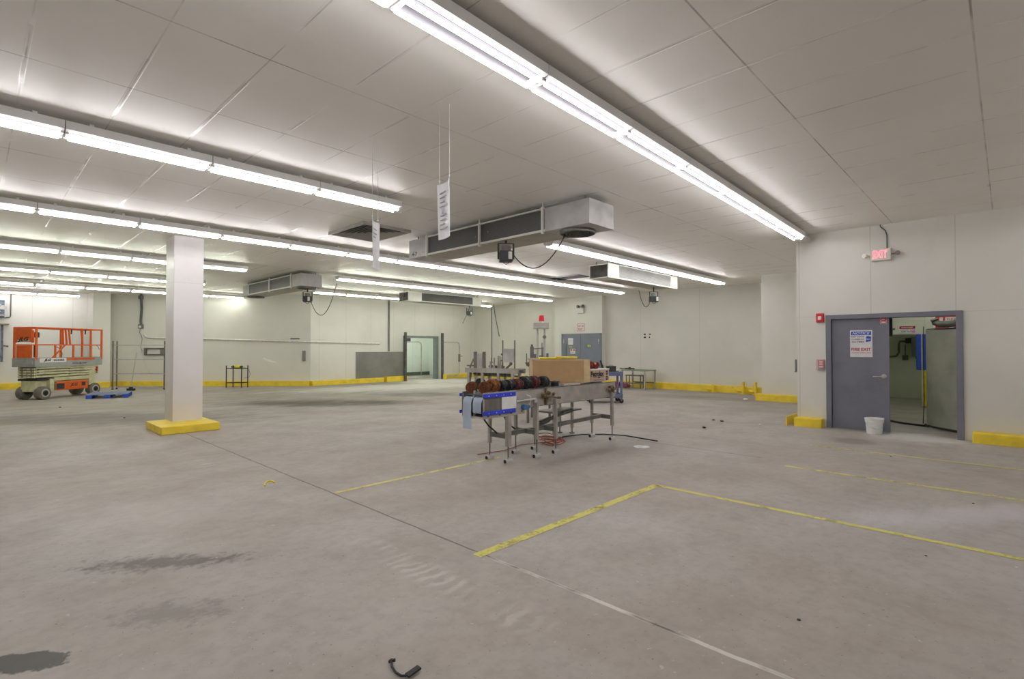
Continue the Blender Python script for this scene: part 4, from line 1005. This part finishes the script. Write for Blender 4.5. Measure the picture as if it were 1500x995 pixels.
# ------------------------------------------------------------------ cart, table, netting
t = thing('utility_cart', 'blue-grey two-shelf utility cart on black casters beyond the conveyor', 'cart', (12.78, 8.52, 0), math.radians(43.8-90))
hw, hd = .47, .30
for z, nm in ((.80, 'top_shelf'), (.17, 'bottom_shelf')):
    bb = B(); bb.box(-hw, -hd, z, hw, hd, z+.02)
    for s in (-1, 1): bb.box(-hw, s*hd-.012, z-.02, hw, s*hd+.012, z+.10); bb.box(s*hw-.012, -hd, z-.02, s*hw+.012, hd, z+.10)
    bb.done(nm, blue_cart, t, bev=.006)
for x in (-hw+.03, hw-.03):
    for y in (-hd+.03, hd-.03):
        B().box(x-.03, y-.03, .17, x+.03, y+.03, .88).done('post', blue_cart, t, bev=.006)
        c_ = B().cyl((x, y-.02, .065), (x, y+.02, .065), .065, n=18).done('caster', black, t, smooth=True)
        f_ = B()
        for q in (-1, 1): f_.box(x-.02, y+q*.026-.004, .06, x+.02, y+q*.026+.004, .15)
        f_.box(x-.035, y-.035, .145, x+.035, y+.035, .155); f_.done('fork', steel_dk, c_)
o = t.matrix_world
cart_m = Matrix.Translation((12.78, 8.52, 0)) @ Matrix.Rotation(math.radians(43.8-90), 4, 'Z')
t = thing('toolbox', 'dark green metal toolbox standing on the blue-grey cart', 'toolbox', mw=cart_m @ Matrix.Translation((.20, -.02, .822)))
B().box(-.14, -.10, 0, .12, .10, .23).done('body', dkgreen, t, bev=.008); B().box(-.145, -.105, .19, .125, .105, .235).done('lid', dkgreen, t, bev=.008); B().tube([(-.06, 0, .235), (-.05, 0, .26), (.04, 0, .26), (.05, 0, .235)], .007, 6).done('handle', steel_dk, t)
t = thing('grinder', 'black hand grinder standing upright on the left of the toolbox', 'power tool', mw=cart_m @ Matrix.Translation((-.04, -.1, .822)))
B().cyl((0, 0, 0.02), (-.04, 0, .26), .035, n=12).done('body', blackp, t, smooth=True); B().bar((-.035, 0, .22), (-.09, 0, .40), .05, .05).done('handle', blackp, t, bev=.01); B().box(-.05, -.05, 0, .06, .05, .025).done('base', blackp, t)
for k, (x, h_, m_, lab) in enumerate(((.375, .10, steel_dk, 'small dark can on the cart beside the toolbox'), (.42, .13, steel_lt, 'pale metal can, taller, at the right end of the cart'))):
    tag(B().lathe([(.026, 0), (.028, .005), (.028, h_*.8), (.014, h_*.9), (.014, h_)], 14).done('spray_can', m_, smooth=True, mw=cart_m @ Matrix.Translation((x, -.12, .822))), lab, 'can', 'cans on the cart')
t = thing('parts_tray', 'brown wooden tray of parts on the lower shelf of the cart', 'tray', mw=cart_m @ Matrix.Translation((.12, 0, .192)))
B().box(-.22, -.16, 0, .22, .16, .07).done('tray', wood, t, bev=.006); bb = B(); rr = random.Random(4)
for k in range(8): bb.sph((rr.uniform(-.17, .17), rr.uniform(-.1, .1), .09), .045, (1, 1, .8), 8, 6)
bb.done('parts', brass, t)
t = thing('work_table', 'small table with green top and grey legs by the far right wall', 'table', (17.72, 10.25, 0), 0)
hx, hy = .42, .52
B().box(-hx, -hy, .70, hx, hy, .745).done('top', green_top, t, bev=.006)
for x in (-hx+.04, hx-.04):
    for y in (-hy+.04, hy-.04): B().box(x-.025, y-.025, 0, x+.025, y+.025, .70).done('leg', steel, t)
bb = B()
for x in (-hx+.04, hx-.04): bb.box(x-.02, -hy+.06, .22, x+.02, hy-.06, .26)
bb.box(-hx+.06, -.02, .22, hx-.06, .02, .26); bb.done('stretcher', steel_dk, t)
t = thing('low_bench', 'low grey steel bench under the green-topped table', 'bench', (17.95, 10.55, 0))
B().box(-.14, -.35, .48, .14, .35, .52).done('seat', steel_dk, t)
for x in (-.11, .11):
    for y in (-.31, .31): B().box(x-.015, y-.015, 0, x+.015, y+.015, .48).done('leg', steel_dk, t)
t = thing('long_tool', 'long black tool lying on the left edge of the green table', 'tool', (17.55, 10.62, .747), math.radians(95))
B().cyl((-.28, 0, .03), (.10, 0, .03), .028, n=8).done('body', blackp, t); B().cyl((.10, 0, .035), (.34, 0, .035), .018, n=8).done('nozzle', black, t); B().box(-.12, -.02, .0, -.04, .02, .09).done('grip', blackp, t)
bb = B(); rr = random.Random(8)
for k in range(70):
    a, q = rr.random()*2*PI, rr.random()
    bb.sph((.42*q*math.cos(a), .62*q*math.sin(a), .02+.20*(1-q)*rr.random()+.03), .05+.03*rr.random(), (1, 1, .7), 8, 5)
tag(bb.done('netting_heap', rope_m, loc=(17.95, 11.35, 0)), 'heap of dark pink netting on the floor beside the green table', 'netting')
# ------------------------------------------------------------------ the scissor lift
t = thing('scissor_lift', 'orange and cream scissor lift with grey platform parked by left wall', 'scissor lift', (1.307, 21.168, 0), math.radians(39.2))
LL, LW = 2.30, .72
# chassis
bb = B(); bb.box(.12, .12, .24, 2.16, .60, .60); bb.box(.46, .0, .22, .60, .72, .62); bb.box(.62, .02, .55, 1.85, .70, .66); bb.box(1.84, .02, .34, 2.02, .70, .84); bb.done('chassis', cream, t, bev=.01)
bb = B(); bb.box(.10, .03, .58, .52, .69, .64); bb.box(.14, .14, .44, .44, .58, .58); bb.done('steering_frame', black, t, bev=.008)
for x in (.28, 2.02):
    for s in (0, 1):
        y0 = -.04 if s == 0 else .56; y1 = y0+.20
        w_ = B().cyl((x, y0, .20), (x, y1, .20), .20, n=28).done('wheel', tyre, t, smooth=True, bev=.02)
        yo = y0 if s == 0 else y1; sg = -1 if s == 0 else 1
        r_ = B(); r_.cyl((x, yo-sg*.01, .20), (x, yo+sg*.006, .20), .13, n=22); r_.done('rim', rim, w_, smooth=True)
        h_ = B(); h_.cyl((x, yo, .20), (x, yo+sg*.022, .20), .085, n=8); h_.cyl((x, yo, .20), (x, yo+sg*.05, .20), .03, n=8); h_.done('hub', black, w_)
        if x < 1:
            B().box(x-.09, .15 if s == 0 else .49, .18, x+.09, .22 if s == 0 else .56, .56).done('fork', black, t, bev=.01)
# side tray
bb = B(); bb.box(.66, -.02, .24, 1.76, .02, .52); bb.done('side_tray', orange, t, bev=.02)
for x0, x1, z0, z1 in ((.66, .92, .28, .46), (1.52, 1.66, .34, .46)): B().box(x0, -.026, z0, x1, -.018, z1).done('hand_recess', blackp, t, bev=.01)
bb = B(); text_bm(bb.bm, 'JLG', .12, FY(1.25, -.022, .385), .28, .35, bold=.004); bb.done('lettering', ink, t)
# folded scissor stack
for k in range(4):
    z = .66+.085*k
    for y in (.06, .60): B().bar((.06, y, z+.045+(.018 if k % 2 else -.0)), (2.2, y, z+.045+(.0 if k % 2 else .018)), .06, .068, up=(0, 1, 0)).done('scissor_arm', cream, t, bev=.004)
bb = B()
for k in range(4):
    for y in (.10, .26, .40, .56): bb.box(.02, y-.045, .67+.082*k, .10, y+.045, .72+.082*k)
bb.done('end_lug', cream, t, bev=.004)
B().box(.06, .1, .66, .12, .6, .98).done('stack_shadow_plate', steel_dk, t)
bb = B()
for z in (.75, .84, .92):
    for x in (.1, 1.12, 2.12): bb.cyl((x, .0, z), (x, .04, z), .022, n=10)
bb.done('pivot_pin', steel_dk, t)
# platform
bb = B(); bb.box(-.02, 0, 1.02, LL, LW, 1.06); bb.done('deck_floor', lift_grey, t)
bb = B(); bb.box(0, -.012, 1.0, LL, .012, 1.275); bb.done('toe_board', lift_grey, t, bev=.004); B().box(0, LW-.012, 1.0, LL, LW+.012, 1.275).done('toe_board', lift_grey, t, bev=.004)
bb = B(); bb.box(-.03, -.02, 1.0, .01, LW+.02, 1.275); bb.box(-.045, .06, 1.08, -.02, LW-.06, 1.20); bb.done('toe_board', lift_grey, t, bev=.006); B().box(LL-.012, 0, 1.0, LL+.012, LW, 1.275).done('toe_board', lift_grey, t)
bb = B(); bb.box(.12, -.015, 1.135, .98, -.011, 1.262); bb.done('white_plate', wht_ink, t)
B().box(1.0, -.016, 1.185, 2.0, -.0115, 1.255).done('orange_stripe', orange, t)
for s_, z_, fr_, w_, sh_, bo_ in (('JLG', .10, FY(.36, -.0155, 1.20), .24, .35, .006), ('2030ES', .08, FY(.73, -.0155, 1.20), .36, 0, .003), ('www.jlg.com', .07, FY(1.45, -.0125, 1.085), .52, .2, .002)):
    bb = B(); text_bm(bb.bm, s_, z_, fr_, w_, sh_, bold=bo_); bb.done('lettering', ink, t)
# guard rails
rl = lambda pts, r=.022: B().tube(pts, r, 8)
T, MZ = 2.20, 1.68
rl([(0, 0, T), (LL, 0, T), (LL, LW, T), (0, LW, T)], .024).done('top_rail', orange, t)
B().tube([(0, 0, T), (0, LW, T)], .024, 8).done('top_rail', orange, t)
rl([(0, 0, MZ), (LL, 0, MZ), (LL, LW, MZ), (0, LW, MZ)], .018).done('mid_rail', orange, t)
for y in (0, LW):
    for x in (.02, 1.86 if y == 0 else 1.5, LL-.02): B().box(x-.026, y-.02, 1.2, x+.026, y+.02, T).done('rail_post', orange, t, bev=.004)
for y, x0, x1 in ((0, .86, .88), (0, .95, 1.0), (0, 1.06, 1.12), (0, 1.50, 1.56)): B().bar((x0, y, T), (x1, y, MZ), .045, .03).done('rail_post', orange, t)
B().bar((.62, 0, MZ), (.62, 0, 1.27), .04).done('rail_post', orange, t); B().bar((1.23, 0, MZ), (1.23, 0, 1.27), .04).done('rail_post', orange, t)
B().bar((.95, 0, MZ), (.52, 0, 1.27), .035).done('diagonal_brace', orange, t)
# front panels and control box
bb = B(); bb.box(-.035, .10, 1.76, .0, .62, 2.17); bb.box(-.03, .04, 1.74, .0, .12, 2.12); bb.box(-.03, .60, 1.74, .0, .70, 2.12); bb.done('front_panel', orange, t, bev=.01)
B().box(-.035, .10, 1.275, .0, .60, 1.66).done('front_panel', orange, t, bev=.01)
B().box(-.042, .16, 1.775, -.034, .56, 1.83).done('decal', rim, t)
bb = B(); text_bm(bb.bm, 'JLG', .16, FX(-.045, .36, 1.835), .36, .35, bold=.006); bb.done('lettering', ink, t)
bb = B()
for y in (.28, .45): bb.cyl((-.04, y, 2.02), (-.03, y, 2.02), .018, n=8)
bb.done('bolt', steel_dk, t)
B().box(.06, .06, 1.90, .18, .22, 2.06).done('control_box', blackp, t, bev=.015)
B().box(.03, .02, 1.30, .09, .10, 1.66).done('document_box', blackp, t)
for x in (1.16, 1.66): B().bar((x, 0, T-.02), (x-.01, 0, T-.17), .025).done('hang_strap', black, t)
B().tube([(.62, .01, 1.64), (.80, .01, 1.55), (.78, .01, 1.5), (.86, .01, 1.42), (.84, .01, 1.28)], .008, 6).done('cable', black, t)
B().tube([(2.05, .0, 1.68), (2.15, 0, 1.62), (2.2, 0, 1.52)], .008, 6).done('cable', black, t)
B().box(2.10, .0, .78, 2.15, .06, .95).done('red_lamp', red_pl, t)

# ------------------------------------------------------------------ pallet
t = thing('pallet', 'blue plastic pallet lying flat on the floor beside the scissor lift', 'pallet', (2.42, 20.52, 0), math.radians(-15))
PW, PD = 1.05, 1.2
for x in (.07, PW/2, PW-.07):
    for y in (.07, PD/2, PD-.07): B().box(x-.075, y-.07, 0, x+.075, y+.07, .11).done('block', blue_pal, t, bev=.008)
for k in range(8): B().box(0, .02+k*PD/8, .11, PW, .02+(k+.82)*PD/8, .135).done('deck_board', blue_pal2, t, bev=.004)
for x in (.07, PW/2, PW-.07): B().box(x-.06, .0, -.0+.001, x+.06, PD, .018).done('runner', blue_pal, t)
# ------------------------------------------------------------------ rack and broom
t = thing('wire_rack', 'tall open wire rack on four thin posts against the angled wall', 'rack', (4.371, 23.76, 0), math.radians(-46.2))
for x, y in ((-.99, -.02), (.99, -.02), (-1.02, .22), (.80, .22)):
    p_ = B().cyl((x, y, .03), (x, y, 1.84), .026, n=10).done('post', steel_dk, t, smooth=True); B().cyl((x, y, 0), (x, y, .03), .035, n=10).done('foot', black, p_)
for z in (.10, .60, 1.14, 1.68):
    bb = B(); c4 = [(-.99, -.02), (.99, -.02), (.80, .22), (-1.02, .22)]
    for q in range(4): bb.bar((*c4[q], z), (*c4[(q+1) % 4], z), .016, .03)
    for q in range(1, 12): u = q/12; bb.cyl((-.99+1.98*u, -.02, z), (-1.02+1.82*u, .22, z), .004, n=5)
    bb.done('wire_shelf', galv, t)
t = thing('broom', 'push broom with grey handle leaning beside the wire rack', 'broom', (4.05, 23.36, 0), math.radians(-46.2))
B().cyl((.0, 0, .14), (.12, .10, 1.40), .016, n=8).done('handle', galv, t, smooth=True); B().box(-.06, -.03, .08, .06, .03, .14).done('socket', black, t, bev=.01); bb = B(); bb.box(-.14, -.05, .0, .14, .05, .09); bb.done('head', black, t, bev=.02)
# ------------------------------------------------------------------ on the angled wall
rt2 = math.sqrt(.5)
def DG(x, z, off=0.0):   # frame on the angled wall at world x
    y = 30.75-x
    return Matrix(((rt2, 0, -rt2, x-rt2*off), (-rt2, 0, -rt2, y-rt2*off), (0, 1, 0, z), (0, 0, 0, 1)))
t = thing('wall_frame', 'dark grey rectangular metal frame on the angled wall behind the rack', 'frame', mw=DG(5.22, 1.43))
bb = B(); bb.box(-.38, -.15, 0, .38, -.10, .10); bb.box(-.38, .10, 0, .38, .15, .10); bb.box(-.38, -.15, 0, -.30, .15, .10); bb.box(.28, -.15, 0, .38, .15, .10); bb.done('frame', steel_dk, t, bev=.006)
B().box(-.30, -.10, .0, .28, .10, .02).done('backing', paper, t)
t = thing('cable_drop', 'dark bundle of cables dropping down the angled wall to a box', 'conduit', mw=DG(4.83, 0))
B().tube([(0, H, .05), (.03, 3.2, .05), (.0, 2.7, .05), (.01, 2.55, .05)], .045, 8).done('bundle', conduit_d, t, smooth=True); B().box(-.07, 3.60, 0, .07, 3.74, .12).done('top_box', steel_dk, t)
B().box(-.09, 2.38, 0, .09, 2.55, .1).done('box', steel_dk, t, bev=.01); B().box(-.05, 2.41, .1, .05, 2.50, .11).done('plate', paper, t)
B().tube([(-.03, 2.38, .04), (-.05, 2.2, .04), (.02, 2.1, .04), (.06, 1.95, .04), (.0, 1.6, .04), (.06, 1.45, .04)], .008, 6).done('loose_wire', conduit_d, t)
B().tube([(.04, 1.45, .04), (.1, 1.1, .04), (.3, .7, .04), (.5, .28, .04)], .006, 6).done('loose_wire', wire_m, t)
def dgp(x, z): return (x-rt2*.05, 30.75-x-rt2*.05, z)
tag(B().tube([dgp(4.92, 2.16), dgp(4.98, 2.04), dgp(5.05, 2.0), dgp(6.7, 1.95), dgp(8.4, 1.88), (9.72, 20.95, 1.83), (11.4, 20.95, 1.80), (13.0, 20.95, 1.77)], .035, 10).done('wall_pipe', conduit_m, smooth=True), 'long pale pipe running level along the angled wall and far wall', 'pipe')
for x, y, z in ((7.4, 23.33, 1.93), (8.7, 22.03, 1.87), (10.4, 20.97, 1.82), (12.2, 20.97, 1.79)):
    pass
t = thing('tool_stand', 'small black two-shelf stand before the angled wall holding a power tool', 'stand', (7.287, 22.164, 0), math.radians(-46.2))
TS = ((-.37, -.10), (-.24, .16), (.235, -.10), (.35, .16))
for x, y in TS: B().box(x-.014, y-.014, 0, x+.014, y+.014, .88).done('post', black, t)
for z in (.18, .74):
    bb = B(); bb.prism([TS[0], TS[2], TS[3], TS[1]], z, z+.03); bb.done('shelf', black, t)
t = thing('power_drill', 'yellow and black power tool lying on top of the small stand', 'power tool', (7.287, 22.164, .771), math.radians(-46.2))
B().cyl((-.22, 0, .055), (-.08, 0, .055), .03, .045, n=10).done('nose', blackp, t, smooth=True); B().cyl((-.08, 0, .06), (.12, 0, .06), .058, n=12).done('body', yel_pl, t, smooth=True); B().cyl((.12, 0, .05), (.22, 0, .05), .035, n=10).done('grip', blackp, t)
B().tube([(.22, .02, .05), (.42, .10, -.06), (.48, .10, -.25), (.42, .1, -.36), (.25, .06, -.40)], .006, 6).done('cord', black, t, smooth=True)
t = thing('wall_patch', 'jagged bright white paint patch on the far end of the angled wall', 'patch', mw=DG(8.55, 1.04))
bb = B(); bb.prism([(-.30, .10), (-.22, .13), (-.10, .06), (.02, .05), (.10, .0), (.26, -.04), (.32, -.09), (.18, -.08), (.05, -.05), (-.08, -.01), (-.2, .05)], 0, .004); bb.done('smear', patch_m, t)
tag(B().box(9.50, 20.93+.20, 1.03, 9.60, 21.20, 1.46).done('door_guard', steel_dk, mw=Matrix()), 'narrow grey upright plate on the angled wall below the pipe', 'plate')
tag(B().box(-.19, -.02, 0, .19, .02, .03).done('metal_strip', conduit_d, mw=DG(9.3, 1.96)), 'short dark metal strip above the long wall pipe', 'strip')
# ------------------------------------------------------------------ on the far wall
t = thing('metal_plate', 'large plain grey steel panel standing against the far wall', 'panel', (0, 0, 0))
B().box(11.82, 20.975, .20, 14.32, 20.998, 1.39).done('sheet', M('grey steel sheet', (.27, .265, .25), .38, .3, var=.14, scale=1.2, dirt=(.20, .19, .17), dirt_amt=.4), t)
tag(B().cyl((13.51, 20.95, 1.42), (13.51, 20.95, H), .032, n=10).done('vertical_pipe', steel_dk, smooth=True), 'thin grey vertical pipe above the steel panel on the far wall', 'pipe')
bb = B(); bb.box(G0-.09, 20.93, 0, G0+.015, 21.22, GT+.09); bb.box(G1-.015, 20.93, 0, G1+.12, 21.22, GT+.09); bb.box(G0, 20.93, GT-.015, G1, 21.22, GT+.09); struct(bb.done('trim_doorway', frame_green, bev=.006))
for (x, ex, lab) in ((14.20, .92, 'swing gate on dark post, left of the far doorway, loop across it'), (16.42, 1.12, 'swing gate on dark post, right of the far doorway, against the wall')):
    t = thing('swing_gate', lab, 'gate', (x, 20.62, 0), 0, 'tubular swing gates')
    B().box(-.05, -.05, 0, .05, .05, 2.32).done('post', conduit_d, t, bev=.006)
    B().tube([(.05, 0, 1.86), (ex-.15, 0, 1.86), (ex-.04, 0, 1.82), (ex, 0, 1.70), (ex, 0, .32), (ex-.04, 0, .2), (ex-.15, 0, .14), (.05, 0, .14)], .026, 8).done('loop', galv, t, smooth=True)
    if ex > 1: B().box(ex-.04, -.04, .85, ex+.04, .04, 1.25).done('latch', steel_dk, t); B().cyl((ex, 0, 1.14), (ex+.22, 0, 1.14), .015, n=6).done('latch_handle', steel_dk, t)
    for z in (.5, 1.0, 1.8): B().cyl((-.055, -.055, z), (-.055, -.055, z+.1), .018, n=8).done('hinge', steel_dk, t)
tag(B().cyl((16.27+.17, 20.42, 0), (16.27+.17, 20.42, .24), .10, n=16).done('bollard', yellow, smooth=True, bev=.02), 'short yellow bollard at the right foot of the far doorway', 'bollard')
t = thing('wall_box', 'dark control box and conduit on the wall inside the far doorway', 'electrical box', (16.7, 24.36, 0))
B().box(-.12, -.1, 1.45, .0, .03, 1.62).done('box', steel_dk, t); B().box(-.1, -.06, 1.62, -.04, .03, 2.95).done('conduit', steel_dk, t)
t = thing('door_closer', 'grey door operator box inside the top left of the far doorway', 'door hardware', (14.75, 21.35, 0))
B().box(-.22, -.06, 1.84, .22, .06, 2.06).done('box', steel_dk, t, bev=.01)
tag(B().cyl((18.38, 19.05, .87), (18.36, 19.05, H), .022, n=8).done('hanging_cable', conduit_d, smooth=True), 'long dark cable hanging straight down near the far corner', 'cable')
tag(B().tube([(18.45, 19.0, H), (18.52, 18.95, 3.2), (18.66, 18.8, 2.16)], .02, 8).done('hanging_cable', conduit_d, smooth=True), 'shorter dark cable hanging at a slant near the far corner', 'cable')
# ------------------------------------------------------------------ at the left edge
t = thing('electrical_gear', 'blue-grey electrical gear on the left wall at the picture edge', 'electrical box', mw=FY(.55, 27.55, 3.05))
B().box(-.4, -.33, 0, .26, .33, .25).done('cabinet', gear_blue, t, bev=.01); bb = B(); rr = random.Random(1)
for k in range(7): bb.cyl((.05+.04*rr.random(), -.25+.08*k, .25), (.05+.22*rr.random(), -.25+.08*k, .30), .03, n=8)
bb.done('glands', galv, t); bb = B(); bb.cyl((.22, .05, .20), (.22, .05, .30), .09, n=14); bb.done('gauge', galv, t)
tag(B().tube([(.985, 27.52, H), (.985, 27.52, 2.80), (.95, 27.52, 2.74), (.82, 27.52, 2.73)], .016, 6).done('conduit', conduit_d), 'thin grey conduit dropping beside the electrical gear on the left wall', 'conduit')
t = thing('wall_shelf', 'brown board shelf on blue-grey uprights on the left wall', 'shelf', (0, 27.55, 0))
B().box(-.3, -.22, 2.46, .94, 0, 2.50).done('board', wood, t); B().box(.72, -.06, 1.05, .79, 0, 2.46).done('upright', gear_blue, t); B().box(.2, -.05, 1.22, .72, 0, 1.30).done('crossbar', gear_blue, t)
bb = B(); bb.cyl((.79, -.05, 1.66), (.92, -.08, 1.64), .02, n=8); bb.sph((.9, -.08, 1.64), .035, u=8, v=6); bb.done('tap', brass, t)
# ------------------------------------------------------------------ bits on the floor
t = thing('black_strap', 'torn black rubber strap lying on the floor at the front', 'strap', (0, 0, 0))
B().tube([(1.478, 2.262, .02), (1.458, 2.225, .012), (1.448, 2.175, .010), (1.452, 2.135, .010), (1.468, 2.115, .012)], .006, 8).done('loop', black, t, smooth=True)
B().bar((1.468, 2.113, .012), (1.545, 2.115, .02), .034, .010).done('flat_end', black, t, bev=.003)
bb = B(); bb.sph((1.478, 2.263, .018), .013, (1.3, .7, .7), 8, 6); bb.bar((1.47, 2.27, .014), (1.49, 2.245, .024), .012); bb.done('torn_tip', black, t)
tag(B().tube([(2.338, 6.177, .008), (2.36, 6.25, .008), (2.40, 6.32, .008), (2.44, 6.36, .008), (2.475, 6.365, .008), (2.485, 6.32, .008), (2.475, 6.25, .008)], .009, 6).done('yellow_strap', yel_pl, smooth=True), 'curled yellow strap lying on the floor before the column', 'strap')
t = thing('drain_cover', 'pale round drain cover in the floor right of the conveyor', 'drain', (7.45, 4.26, 0))
B().lathe([(.13, 0), (.13, .006), (.10, .008), (.10, .006)], 24).done('cover', M('chalky white', (.62, .62, .60), .7, var=.2), t, smooth=True)
CH = [(3.366, .90, .012, 0, 'dark crumb alone on the bare floor at lower right'), (5.07, .47, .010, 0, 'dark crumb inside the right-hand yellow parking line'),
      (9.32, 1.25, .014, 0, 'dark crumb between the two far yellow lines'), (7.10, .27, .013, 0, 'dark crumb beyond the second yellow line'),
      (11.24, 4.67, .04, 0, 'left of two dark crumbs before the right-hand wall corner'), (11.17, 4.45, .045, 0, 'right of two dark crumbs before the right-hand wall corner'),
      (10.02, 4.35, .045, 0, 'dark crumb nearest the conveyor before the right-hand wall corner'), (10.8, 3.55, .03, 1, 'white chip just left of the yellow corner guard'),
      (5.26, -.03, .012, 1, 'white chip beside the end of the near yellow line'), (16.2, 5.75, .09, 1, 'white scrap on the floor before the white pillar'),
      (2.38, 14.4, .03, 0, 'dark crumb on the floor left of the column'), (1.62, 18.2, .04, 0, 'dark crumb on the floor in front of the scissor lift')]
for k, (x, y, r, wv, lab) in enumerate(CH):
    bb = B(); rr = random.Random(k); bmesh.ops.create_icosphere(bb.bm, subdivisions=1, radius=r)
    for v in bb.bm.verts: v.co *= rr.uniform(.7, 1.2); v.co.z = max(v.co.z*.45, -r*.3)
    tag(bb.done('chip' if wv else 'crumb', wht_ink if wv else black, loc=(x, y, floor_z(x, y)+r*.3)), lab, 'debris', 'bits lying on the floor')

# ------------------------------------------------------------------ render look
w = bpy.data.worlds.new('world'); SC.world = w; w.use_nodes = True
w.node_tree.nodes['Background'].inputs[0].default_value = (.9, .95, 1, 1); w.node_tree.nodes['Background'].inputs[1].default_value = .05
vs_ = SC.view_settings; vs_.view_transform = 'Standard'; vs_.look = 'None'; vs_.gamma = 1.0; vs_.use_curve_mapping = False
vs_.exposure = .25
SC.cycles.max_bounces = 10; SC.cycles.diffuse_bounces = 7; SC.cycles.sample_clamp_indirect = 6.0
